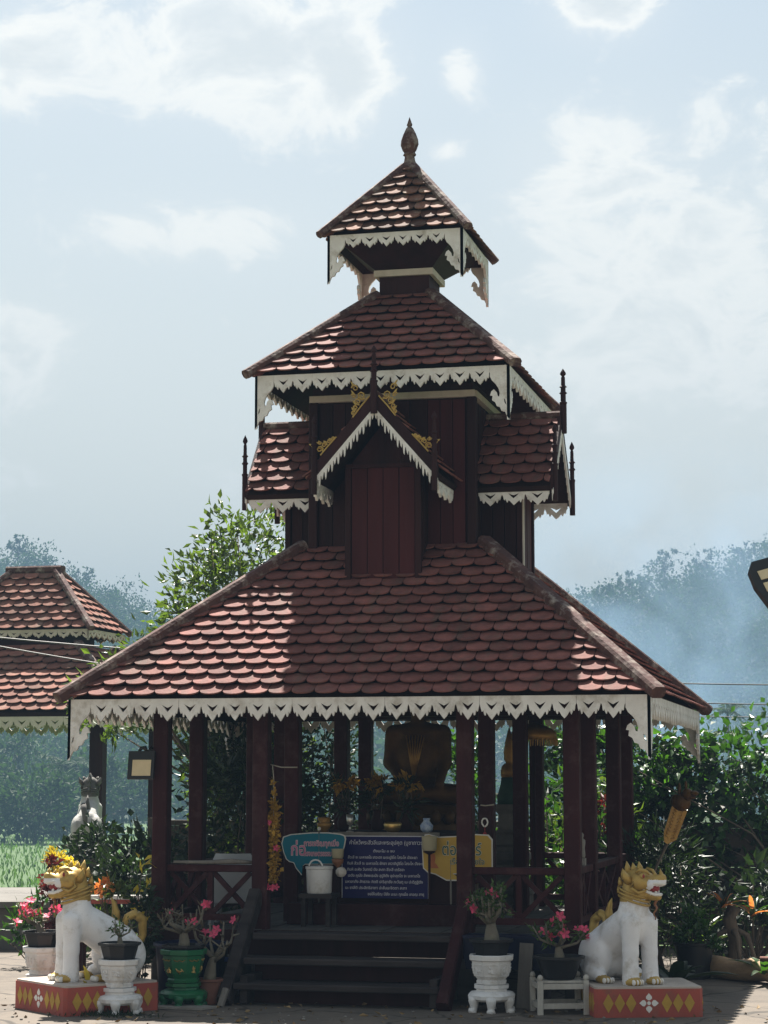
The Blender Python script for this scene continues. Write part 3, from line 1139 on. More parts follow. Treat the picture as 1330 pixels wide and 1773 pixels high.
rg = np.random.default_rng(5)
fo = MB()
trees = []
for i in range(2300):
    u = rg.uniform()
    px = rg.uniform(-120, 330) if u < .45 else rg.uniform(900, 1430) if u < .90 else rg.uniform(-1800, 3000)
    trees.append((px, rg.uniform(.0, 1.0) ** .8))
P, D = [], []
for px, f in trees:
    p = hill_point(px, f)
    s = rg.uniform(1.0, 2.9) * (1.15 if f > .9 else 1)
    hgt = s * rg.uniform(1.0, 1.5)
    c = p + V((0, 0, hgt * .9))
    q = rg.normal(size=(100, 3))
    q /= np.linalg.norm(q, axis=1, keepdims=True)
    pts = np.array(c) + q * np.array([s, s, hgt * .95]) * rg.uniform(.45, 1.08, (100, 1))
    P.append(pts)
    D.append(q + rg.normal(size=(100, 3)) * .6)
leaf_cloud(fo, np.concatenate(P), np.concatenate(D), .56, .40, seed=4)
P, D = [], []
for i in range(2600):
    px = rg.uniform(-1300, -110) if i % 3 == 0 else rg.uniform(1420, 2700) if i % 3 == 1 else rg.uniform(320, 910)
    p = hill_point(px, rg.uniform(0, 1) ** .8)
    s = rg.uniform(1.6, 3.4)
    q = rg.normal(size=(34, 3))
    q /= np.linalg.norm(q, axis=1, keepdims=True)
    P.append(np.array(p) + np.array([0, 0, s]) + q * s * rg.uniform(.5, 1.08, (34, 1)))
    D.append(q + rg.normal(size=(34, 3)) * .6)
leaf_cloud(fo, np.concatenate(P), np.concatenate(D), 1.25, .9, seed=5)
forest = fo.obj('hillside_forest', 'forest')
forest['label'] = 'hazy wooded hillside rising behind the shrine'
forest['category'] = 'forest'
struct(forest, 'stuff')


# ------------------------------------------------------------------ plants
def bush(name, label, loc, blobs, n, ll, lw, leaf, seed=1, stems=7, stem_r=.012, cat='shrub', group=None, clumps=None, trunk=None, droop=.0, bark='bark', spread=.5, fold=.35):
    """blobs: (centre, radii) ellipsoids in metres from loc; leaves gather in clumps inside them; stems reach the clumps"""
    rg = np.random.default_rng(seed)
    root = thing(name, label, cat, loc, 0, group)
    vol = np.array([r[0] * r[1] * r[2] for c, r in blobs])
    k = clumps or max(10, n // 22)
    pick = rg.choice(len(blobs), k, p=vol / vol.sum())
    q = rg.normal(size=(k, 3))
    q /= np.linalg.norm(q, axis=1, keepdims=True)
    q *= rg.uniform(.35, 1, (k, 1)) ** .45
    cc = np.array([blobs[i][0] for i in pick]) + q * np.array([blobs[i][1] for i in pick])
    size = np.array([min(blobs[i][1]) for i in pick])
    li = rg.integers(0, k, n)
    pts = cc[li] + rg.normal(size=(n, 3)) * (size[li] * .26 * spread / .5)[:, None]
    pts[:, 2] = np.maximum(pts[:, 2], .01)
    dr = (pts - cc[li]) / np.maximum(size[li][:, None], .05) + q[li] * .8 + rg.normal(size=(n, 3)) * .55
    mb = leaf_cloud(MB(), pts, dr, ll, lw, fold=fold, seed=seed, droop=droop)
    mb.obj('foliage', leaf, root)
    ctr = np.average(np.array([b[0] for b in blobs]), axis=0, weights=vol)
    base = V((0, 0, 0))
    fork = V((ctr[0] * .6, ctr[1] * .6, max(.05, ctr[2] * (.55 if trunk else .12))))
    if trunk:
        mid = fork * .5 + V((rg.uniform(-.05, .05), rg.uniform(-.05, .05), 0))
        MB().tube([base, mid, fork, V(ctr)], [trunk, trunk * .85, trunk * .7, trunk * .35], 7).obj('trunk', bark, root, True)
    sm = MB()
    for i in rg.choice(k, min(stems, k), replace=False):
        e = V(cc[i])
        m1 = fork.lerp(e, .5) + V(rg.normal(size=3)) * .06 * (e - fork).length
        sm.tube([fork if trunk else base + V((rg.uniform(-.04, .04), rg.uniform(-.04, .04), 0)), m1, e], [stem_r, stem_r * .7, stem_r * .3], 5)
    sm.obj('branch' if trunk else 'stem', bark, root, True)
    return root


def ground_at(px, depth):
    p = pix(px, 1349, depth)
    return V((p.x, p.y, terrain_z(p.x, p.y) + .012))


# tree rising behind the shrine's left eave
t0 = ground_at(372, 19.6)
bush('broadleaf_tree', 'leafy olive green tree rising behind the left slope of the shrine roof', t0,
     [((.30, 0, 3.55), (.42, .4, .50)), ((.05, 0, 3.05), (.55, .5, .5)), ((-.55, -.1, 2.45), (.55, .45, .36)), ((.45, .1, 2.7), (.6, .5, .6)), ((.25, .1, 1.75), (.5, .5, .6)), ((.35, .1, 1.3), (.5, .4, .6)),
      ((-.98, -.2, 2.15), (.36, .3, .26)), ((-.1, 0, 2.6), (.6, .5, .5))],
     13000, .088, .038, 'leaf_tree', 3, 80, .016, 'tree', clumps=520, trunk=.06, spread=.38)
# boundary wall with panels between posts
bw = thing('boundary_wall', 'dark stained concrete wall with upright piers behind the shrine', 'wall', (0, 3.6, 0))
for i in range(12):
    x = -3.3 + i * 1.25
    MB().box((x, 0, .56), (.16, .2, 1.14)).obj('pier', 'wall_old', bw)
    if i < 11:
        for j in range(3):
            MB().box((x + .625, 0, .18 + j * .352), (1.09, .10, .345)).obj('wall_panel', 'wall_old', bw)
        MB().box((x + .625, 0, 1.085), (1.09, .14, .05)).obj('coping', 'wall_old', bw)
# climbing vine over the wall, right of the shrine
bush('climbing_vine', 'thick leafy green vine hedge spilling over the wall to the right', (3.1, 3.55, 0),
     [((-2.0, .25, 1.62), (.9, .4, .42)), ((-.6, .25, 1.60), (1.1, .45, .40)), ((.7, .2, 1.64), (1.1, .45, .40)), ((2.0, .2, 1.56), (1.1, .5, .40)), ((3.3, .2, 1.56), (1.1, .5, .4)), ((-1.6, -.05, 1.1), (1.0, .25, .45)), ((.3, -.1, 1.35), (1.4, .25, .3)), ((2.6, -.1, 1.35), (1.6, .25, .3))],
     11500, .088, .066, 'leaf_vine', 8, 60, .012, 'vine', clumps=620, droop=.35, spread=.5, fold=.2)
bush('dark_backing_creeper', 'dark creeper on the wall, added as backing to darken the vine hedge', (3.2, 3.42, 0),  # dark leaf layer added to deepen the hedge and close its bright gaps
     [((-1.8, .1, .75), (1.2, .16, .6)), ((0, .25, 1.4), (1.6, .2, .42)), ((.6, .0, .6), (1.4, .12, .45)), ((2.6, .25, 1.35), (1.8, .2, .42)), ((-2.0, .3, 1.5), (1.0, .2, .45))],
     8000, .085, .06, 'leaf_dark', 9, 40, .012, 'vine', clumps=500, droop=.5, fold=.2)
# shrubs seen between the posts and beside the wall
def shrub_at(px, depth, w, h, n, label, leaf='leaf_dark', ll=.10, lw=.045, seed=1, z=0.0, **kw):
    p = ground_at(px, depth)
    return bush('garden_shrub', label, (p.x, p.y, z), [((0, 0, h * .55), (w, w * .8, h * .45)), ((w * .3, 0, h * .75), (w * .6, w * .6, h * .25))], n, ll, lw, leaf, seed, 14, **kw)


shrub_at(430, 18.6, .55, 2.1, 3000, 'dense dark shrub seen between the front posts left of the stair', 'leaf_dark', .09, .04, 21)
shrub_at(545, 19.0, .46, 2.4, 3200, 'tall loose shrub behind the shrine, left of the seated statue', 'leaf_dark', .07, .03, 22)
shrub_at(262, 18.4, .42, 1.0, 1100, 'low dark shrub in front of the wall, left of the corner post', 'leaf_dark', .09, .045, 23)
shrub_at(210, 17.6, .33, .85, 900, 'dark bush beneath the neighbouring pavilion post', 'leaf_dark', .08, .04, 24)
shrub_at(166, 20.2, .32, 1.12, 800, 'leafy bush in front of the pale lion statue', 'leaf_dark', .08, .04, 33)
shrub_at(965, 18.2, .45, 1.6, 900, 'leafy shrub with pale leaves seen beside the right corner post', 'leaf_vine', .14, .05, 25)
shrub_at(1045, 18.0, .16, 1.5, 160, 'shrub with copper red leaves between the right hand posts', 'leaf_red', .09, .03, 26)
shrub_at(800, 19.2, .30, 1.95, 900, 'pale green shrub seen to the right of the seated statue', 'leaf_vine', .09, .05, 29)
shrub_at(1020, 18.7, .4, 1.5, 900, 'mixed green shrub behind the right hand posts', 'leaf_tree', .10, .04, 30)
shrub_at(1130, 17.4, .42, 1.05, 1300, 'feathery dark green shrub behind the right guardian lion', 'leaf_dark', .12, .022, 27)
shrub_at(1300, 17.2, .5, .8, 800, 'low dark shrub at the foot of the wall on the right edge', 'leaf_dark', .11, .05, 28)

# yellow croton and burgundy plant at the left
p = ground_at(110, 16.6)
bush('yellow_croton', 'bright yellow leaved croton bush above the left guardian lion', p, [((0, 0, .86), (.10, .10, .08)), ((.03, 0, .74), (.11, .10, .10))], 560, .042, .026, 'leaf_yellow', 31, 8)
p = ground_at(90, 16.4)
bush('burgundy_shrub', 'burgundy leaved shrub left of the yellow croton', p, [((0, 0, .78), (.075, .08, .16)), ((.03, 0, .52), (.09, .09, .16))], 300, .05, .03, 'leaf_red', 32, 6)

# ------------------------------------------------------------------ field and far trees on the left
fg = MB()
n = 12000
dd = 38 + 130 * rg.uniform(size=n) ** 1.6
pp = rg.uniform(-420, 420, n)
P = np.array([list(ground_at(a, b)) for a, b in zip(pp, dd)])
leaf_cloud(fg, P, np.tile([0, 0, 1.0], (n, 1)) + rg.normal(size=(n, 3)) * .25, .32, .10, seed=9)
go = fg.obj('tall_grass', 'grass')
go['label'] = 'bright green grass of the field left of the shrine'
go['category'] = 'grass'
struct(go, 'stuff')
far = [(-40, 165, 2.6, 6.5, 'leftmost broad tree at the far edge of the field'), (28, 185, 2.2, 9.0, 'tall hazy tree at the far edge of the field'),
       (62, 150, 2.4, 5.0, 'round bushy tree at the far edge of the field, left of the feathery palm'), (100, 160, 2.0, 4.6, 'small tree at the far edge of the field below the feathery palm'),
       (150, 170, 2.6, 6.0, 'hazy tree at the far edge of the field behind the pavilion post'), (215, 175, 2.6, 5.2, 'far tree seen just right of the pavilion post')]
for i, (px, d, w, h, lb) in enumerate(far):
    p = ground_at(px, d)
    bush('field_tree', lb, p, [((0, 0, h * .6), (w, w, h * .42)), ((w * .4, 0, h * .8), (w * .6, w * .6, h * .22)), ((-w * .5, 0, h * .35), (w * .7, w * .7, h * .3))], 1500, .5, .3, 'forest', 40 + i, 12, .06, 'tree',
         group='trees at the far edge of the field', trunk=.16)


def palm(name, label, loc, h, fr, nf, seed, leaf='forest', tr=.14):
    rg = random.Random(seed)
    root = thing(name, label, 'palm', loc)
    MB().tube([(0, 0, 0), (.1, 0, h * .5), (0, 0, h)], [tr, tr * .8, tr * .6], 7).obj('trunk', 'bark', root, True)
    for i in range(nf):
        a = 2 * PI * i / nf + rg.uniform(-.2, .2)
        el = rg.uniform(-.1, 1.2)
        mb = MB()
        pts = []
        for k in range(9):
            t = k / 8
            r = fr * t * math.cos(el * (1 - t * .5))
            pts.append(V((math.cos(a) * r, math.sin(a) * r, h + fr * (math.sin(el) * t - .55 * t * t))))
        mb.tube(pts, [tr * .2] * 8 + [tr * .05], 4)
        P, D = [], []
        sd_ = V((-math.sin(a), math.cos(a), -.35))
        for k in range(1, 9):
            for j in range(3):
                q = pts[k - 1].lerp(pts[k], j / 3)
                for s in (-1, 1):
                    P.append(q)
                    D.append(V((sd_.x * s, sd_.y * s, -.4)) + (pts[k] - pts[k - 1]).normalized() * .5)
        leaf_cloud(mb, P, D, fr * .3, fr * .04, seed=seed + i)
        mb.obj('frond', leaf, root)
    return root


palm('feathery_palm', 'feathery palm at the far edge of the field, left of the pavilion post', ground_at(117, 165), 5.5, 2.4, 13, 3)
palm('far_palm', 'hazy palm standing beyond the vine hedge on the right', ground_at(1262, 150), 9.3, 1.5, 12, 5)
# trees that stand out on the ridge lines
for i, (px, s, lb) in enumerate(((24, 5.5, 'flat crowned tree on the left ridge at the photo edge'), (72, 4.0, 'wispy tree on the left ridge above the neighbouring roof'),
                                 (135, 5.5, 'umbrella shaped tree standing alone on the left ridge'), (188, 3.6, 'small flat topped tree on the falling left ridge'),
                                 (975, 3.6, 'first tree on the right ridge beside the tower wall'), (1045, 4.5, 'spreading tree on the lower right ridge'), (1085, 5.5, 'layered tree on the right ridge above the smoke'),
                                 (1118, 4.2, 'thin crowned tree in the middle of the right ridge'), (1158, 6.2, 'tallest layered tree on the right ridge'), (1225, 5.2, 'feathery tree on the rising right ridge'),
                                 (1298, 4.6, 'tree on the right ridge above the street lamp'))):
    p = hill_point(px, .985)
    bush('ridge_tree', lb, p, [((0, 0, s * .95), (s * .5, s * .4, s * .09)), ((s * .1, 0, s * 1.2), (s * .32, s * .3, s * .08)), ((-s * .2, 0, s * .7), (s * .4, s * .3, s * .12))], 520, .5, .3, 'forest', 60 + i, 12, .06,
         'tree', group='trees along the ridges', clumps=26, trunk=.22)

# ------------------------------------------------------------------ neighbouring pavilion
nb = thing('neighbour_pavilion', 'smaller pavilion with two faded tile roofs left behind the shrine', 'pavilion', ground_at(54, 27.2), -.02)
nb.scale = (1.07, 1.07, 1.065)
for x in (-1.24, 1.24):
    for y in (-.95, .95):
        MB().beam((x, y, 0), (x, y, 2.5), .16, .16, ch=.012).obj('post', 'maroon_dark', nb)
hip_roof(nb, 'lower_roof', (1.74, 1.46), 2.28, (.80, .55), 3.08, .185, .125, 'tile_far', 'F', capw=.12, caph=.08)
eave_trim(nb, 1.72, 1.44, 2.22, .20, .15, .10, .2, 'cream')
MB().box((0, 0, 3.13), (1.2, .9, .34)).obj('neck', 'maroon_dark', nb)
hip_roof(nb, 'upper_roof', (.96, .60), 3.29, (.30, .06), 3.99, .185, .115, 'tile_far', 'F', capw=.10, caph=.07)
eave_trim(nb, .95, .59, 3.275, .16, .10, .08, .12, 'cream')
MB().beam((-.36, 0, 4.05), (.36, 0, 4.05), .16, .09, ch=.02).obj('ridge_cap', 'ridge', nb)
MB().box((0, 0, 2.24), (2.6, 2.3, .08)).obj('ceiling', 'maroon_dark', nb)

# low ledge at the yard's left edge
a, b = pix(-260, 1349, 18.9), pix(150, 1349, 18.9)
d_ = (b - a)
d_.z = 0
ln = d_.length
led = thing('concrete_ledge', 'low grey concrete ledge between the yard and the green field', 'ledge', ((a.x + b.x) / 2, (a.y + b.y) / 2, 0), math.atan2(d_.y, d_.x))
MB().box((0, 1.25, .16), (ln, 2.4, .40)).obj('base', 'ledge', led)
MB().box((0, 1.25, .395), (ln + .06, 2.52, .055)).obj('slab', 'ledge', led)

# small white building glimpsed through the hedge
p = ground_at(1222, 42)
hut = thing('white_hut', 'small white building with grey roof glimpsed through the vine hedge', 'building', (p.x, p.y, p.z), YAW)
zb = 1.5 - p.z - (1420 - 1349) / FPX * 42
MB().box((0, .9, zb * .5 + .1), (.62, 1.4, zb + .16)).obj('wall', 'whitewash', hut)
MB().add([(-.45, .1, zb + .18), (.5, .1, zb + .18), (.5, 1.7, zb + .18), (-.45, 1.7, zb + .18), (.08, .9, zb + .6)], [(0, 1, 4), (1, 2, 4), (2, 3, 4), (3, 0, 4), (3, 2, 1, 0)]).obj('roof', 'concrete', hut)


def cable(label, p0, p1, sag, r, material='wire', group=None):
    p0, p1 = V(p0), V(p1)
    pts = []
    for i in range(25):
        t = i / 24
        q = p0.lerp(p1, t)
        q.z -= sag * 4 * t * (1 - t)
        pts.append(q)
    o = MB().tube(pts, r, 5).obj('overhead_cable', material, None, True)
    return tag(o, label, 'cable', group)


cable('upper dark overhead cable crossing the smoke on the right', pix(900, 1176, 46), pix(1700, 1186, 46), .05, .016)
cable('middle dark overhead cable crossing the smoke on the right', pix(900, 1206, 46), pix(1700, 1224, 46), .05, .014)
cable('lowest dark overhead cable above the vine hedge on the right', pix(900, 1236, 46), pix(1700, 1238, 46), .05, .012)
cable('upper grey cable running across the neighbouring pavilion roofs', pix(-200, 1082, 22.5), pix(420, 1136, 21.5), .03, .009, 'cable_grey')
cable('lower grey cable slanting across the neighbouring pavilion lower roof', pix(-200, 1078, 22.8), pix(420, 1182, 21.2), .05, .008, 'cable_grey')

# ------------------------------------------------------------------ haze over the valley and smoke before the right hill
hz = MB()
x0, x1, y0, y1, z0, z1 = -1500, 1500, -60, 760, -9, 74
hz.box(((x0 + x1) / 2, (y0 + y1) / 2, (z0 + z1) / 2), (x1 - x0, y1 - y0, z1 - z0))


def volume_mat(name, color, density, aniso, noise=None):
    m = bpy.data.materials.new(name)
    m.use_nodes = True
    N, L = m.node_tree.nodes, m.node_tree.links
    N.remove(N['Principled BSDF'])
    pv = N.new('ShaderNodeVolumePrincipled')
    pv.inputs['Color'].default_value = (*color, 1)
    pv.inputs['Density'].default_value = density
    pv.inputs['Anisotropy'].default_value = aniso
    L.new(pv.outputs[0], N['Material Output'].inputs['Volume'])
    if noise:
        tc = N.new('ShaderNodeTexCoord')
        nz = N.new('ShaderNodeTexNoise')
        nz.inputs['Scale'].default_value = noise
        nz.inputs['Detail'].default_value = 3
        nz.inputs['Distortion'].default_value = .6
        L.new(tc.outputs['Object'], nz.inputs['Vector'])
        ln_ = N.new('ShaderNodeVectorMath')
        ln_.operation = 'LENGTH'
        sc_ = N.new('ShaderNodeVectorMath')
        sc_.operation = 'DIVIDE'
        sc_.inputs[1].default_value = SMOKE_R
        L.new(tc.outputs['Object'], sc_.inputs[0])
        L.new(sc_.outputs[0], ln_.inputs[0])
        fall = N.new('ShaderNodeMapRange')
        fall.inputs['From Min'].default_value = .25
        fall.inputs['From Max'].default_value = 1.0
        fall.inputs['To Min'].default_value = 1
        fall.inputs['To Max'].default_value = 0
        L.new(ln_.outputs['Value'], fall.inputs['Value'])
        mr = N.new('ShaderNodeMapRange')
        mr.inputs['From Min'].default_value = .40
        mr.inputs['From Max'].default_value = .68
        mr.inputs['To Max'].default_value = density
        L.new(nz.outputs['Fac'], mr.inputs['Value'])
        mu = N.new('ShaderNodeMath')
        mu.operation = 'MULTIPLY'
        L.new(mr.outputs[0], mu.inputs[0])
        L.new(fall.outputs[0], mu.inputs[1])
        L.new(mu.outputs[0], pv.inputs['Density'])
    return m


HAZE_DENSITY = .00155
M['haze'] = volume_mat('valley_haze', (.14, .225, .33), HAZE_DENSITY, .1)
struct(hz.obj('haze', 'haze'), 'stuff')
SMOKE_R = (34, 9, 20)
M['smoke'] = volume_mat('wood_smoke', (.42, .60, .85), .075, .2, .10)
smo = MB()
smo.ell((0, 0, 0), SMOKE_R, 20, 12)
so = smo.obj('smoke', 'smoke')
so.location = pix(1230, 1120, 195)
so.rotation_euler = (0, 0, YAW)
struct(so, 'stuff')

# fallen leaves and pebbles on the yard
lf = MB()
rg = np.random.default_rng(99)
n = 420
px_ = rg.uniform(-2.9, 3.4, n)
py_ = rg.uniform(-4.2, -1.6, n)
keep = ~((np.abs(px_) < 1.6) & (py_ > -1.7))
P = np.stack([px_, py_, np.full(n, .006)], 1)[keep]
D = rg.normal(size=(len(P), 3)) * np.array([1, 1, .12])
leaf_cloud(lf, P, D, .045, .022, seed=12)
lo_ = lf.obj('fallen_leaves', 'leaf_dry_ground')
struct(lo_, 'stuff')
pb = MB()
for i in range(160):
    x, y, r_ = rg.uniform(-2.9, 3.4), rg.uniform(-4.2, -1.9), rg.uniform(.004, .013)
    pb.ell((x, y, r_ * .4), (r_, r_ * rg.uniform(.6, 1), r_ * .6), 6, 4)
struct(pb.obj('pebbles', 'concrete'), 'stuff')


# ------------------------------------------------------------------ object materials
M['lion_white'] = mat('white_painted_plaster', (.82, .82, .83), (.72, .72, .74), .6, 7, bump=.15, bscale=25, dirt=(.36, .31, .24), dirt_amt=.9, dirt_scale=5)
M['mouth_red'] = mat('red_mouth_paint', (.30, .03, .03), (.2, .02, .02), .4, 5)
M['pure_white'] = mat('gloss_white_paint', (.80, .78, .74), (.72, .70, .66), .45, 5)
M['brown_paint'] = mat('brown_paint', (.26, .11, .05), (.16, .07, .03), .5, 5)
M['black_paint'] = mat('black_paint', (.02, .02, .02), (.012, .012, .012), .5, 5)
M['plinth_red'] = mat('faded_red_plinth_paint', (.40, .085, .06), (.29, .065, .05), .7, 5, bump=.2, dirt=(.20, .10, .07), dirt_amt=.95, dirt_scale=6)
M['plinth_gold'] = mat('ochre_plinth_paint', (.50, .31, .05), (.36, .22, .04), .65, 8)
M['plinth_top'] = mat('pale_plinth_plaster', (.50, .44, .38), (.36, .31, .27), .9, 5, bump=.3)
M['pot_white'] = mat('white_glazed_concrete', (.76, .75, .74), (.66, .65, .64), .55, 8, bump=.12, dirt=(.32, .28, .22), dirt_amt=.8, dirt_scale=6)
M['pot_green'] = mat('green_gloss_paint', (.012, .145, .055), (.008, .10, .04), .35, 6, dirt=(.02, .07, .03), dirt_amt=.5)
M['pot_black'] = mat('black_plastic', (.016, .017, .020), (.010, .010, .012), .45, 6)
M['terracotta'] = mat('terracotta', (.22, .095, .065), (.13, .06, .045), .85, 6, bump=.2)
M['navy'] = mat('navy_plastic', (.012, .016, .045), (.008, .010, .030), .4, 5, spec=.15)
M['blue_rim'] = mat('blue_plastic', (.02, .05, .22), (.015, .04, .16), .4, 5)
M['soil_dark'] = mat('potting_soil', (.05, .035, .025), (.03, .02, .015), .95, 30, bump=.5)
M['adenium'] = mat('grey_green_caudex', (.20, .18, .135), (.12, .105, .08), .75, 12, bump=.3)
M['petal'] = mat('pink_petal', (.80, .12, .24), (.66, .07, .15), .5, 8, rand=.25, trans=(.4, (1.2, .9, .9)))
M['petal_yellow'] = mat('yellow_petal', (.48, .29, .04), (.34, .19, .025), .6, 8, rand=.3, trans=(.3, (1.1, 1, .8)))
M['leaf_adenium'] = mat('small_green_leaf', (.075, .125, .035), (.045, .075, .022), .5, 2, rand=.45, trans=(.35, (1.3, 1.6, .6)))
M['leaf_dry'] = mat('dull_olive_leaf', (.11, .085, .05), (.06, .045, .03), .6, 2, rand=.4, trans=(.3, (1.2, 1.1, .7)))
M['wood_white'] = mat('peeling_white_wood', (.52, .50, .45), (.36, .34, .30), .8, 9, bump=.4, stretch=(1, 1, .2), dirt=(.18, .16, .13), dirt_amt=.6)
M['wood_grey'] = mat('weathered_grey_wood', (.22, .20, .175), (.13, .115, .10), .85, 9, bump=.5, stretch=(1, 1, .15))
M['log'] = mat('sunbleached_log', (.46, .31, .18), (.26, .17, .10), .85, 6, bump=.6, stretch=(.15, 1, 1))
M['teal'] = mat('teal_sign_print', (.012, .16, .23), (.010, .14, .20), .45, 4, spec=.15)
M['yellow'] = mat('yellow_sign_print', (.54, .35, .07), (.46, .29, .055), .45, 5, spec=.15)
M['sign_edge'] = mat('pale_sign_edge', (.62, .60, .56), (.56, .54, .5), .5, 5)
M['pink_print'] = mat('pink_print', (.62, .20, .36), (.58, .18, .33), .5, 5)
M['green_print'] = mat('dark_green_print', (.02, .10, .05), (.02, .08, .04), .5, 5)
M['orange_print'] = mat('rust_print', (.45, .14, .04), (.36, .1, .03), .5, 5)
M['banner'] = mat('navy_banner_vinyl', (.012, .011, .095), (.009, .009, .075), .4, 2, spec=.15)
M['banner_ink'] = mat('white_banner_print', (.62, .62, .66), (.56, .56, .6), .5, 5)
M['cream_plastic'] = mat('cream_plastic', (.44, .39, .26), (.38, .34, .22), .5, 5)
M['paper'] = mat('crumpled_white_paper', (.72, .68, .62), (.55, .50, .45), .8, 12, bump=.5)
M['brass'] = mat('brass', (.55, .38, .14), (.42, .28, .10), .3, 6, metal=.8)
M['silver'] = mat('silver_metal', (.62, .60, .56), (.5, .48, .45), .3, 6, metal=.8)
M['ceramic'] = mat('blue_white_ceramic', (.55, .62, .70), (.10, .18, .40), .3, 26)
M['stone'] = mat('grey_cast_stone', (.24, .225, .20), (.15, .14, .125), .9, 7, bump=.4)
M['robe_green'] = mat('green_painted_robe', (.03, .09, .06), (.02, .06, .04), .6, 7)
M['led'] = mat('lamp_led_panel', (.72, .58, .36), (.62, .50, .30), .35, 14)
M['grey_plastic'] = mat('grey_plastic', (.42, .43, .45), (.34, .35, .37), .5, 5)
M['rope'] = mat('pale_rope', (.40, .36, .30), (.3, .27, .22), .9, 20)
M['tassel_red'] = mat('red_thread', (.35, .03, .03), (.22, .02, .02), .8, 20)
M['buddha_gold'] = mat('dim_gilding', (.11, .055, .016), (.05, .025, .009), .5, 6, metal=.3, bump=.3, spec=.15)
M['lion_pale'] = mat('pale_grey_plaster', (.42, .41, .39), (.30, .29, .27), .85, 7, bump=.3)  # plain pale grey, darker than the front lions' white
M['lion_shade_grey'] = mat('shade_grey_head_paint', (.13, .12, .11), (.08, .075, .07), .85, 7, bump=.3)  # grey in place of gold: shade on the head put into the colour


# ------------------------------------------------------------------ guardian lions
def head_xf(p, turn, pivot=(.085, 0)):
    c, s = math.cos(turn), math.sin(turn)
    x, y = p[0] - pivot[0], p[1] - pivot[1]
    return (pivot[0] + c * x - s * y, pivot[1] + s * x + c * y, p[2])


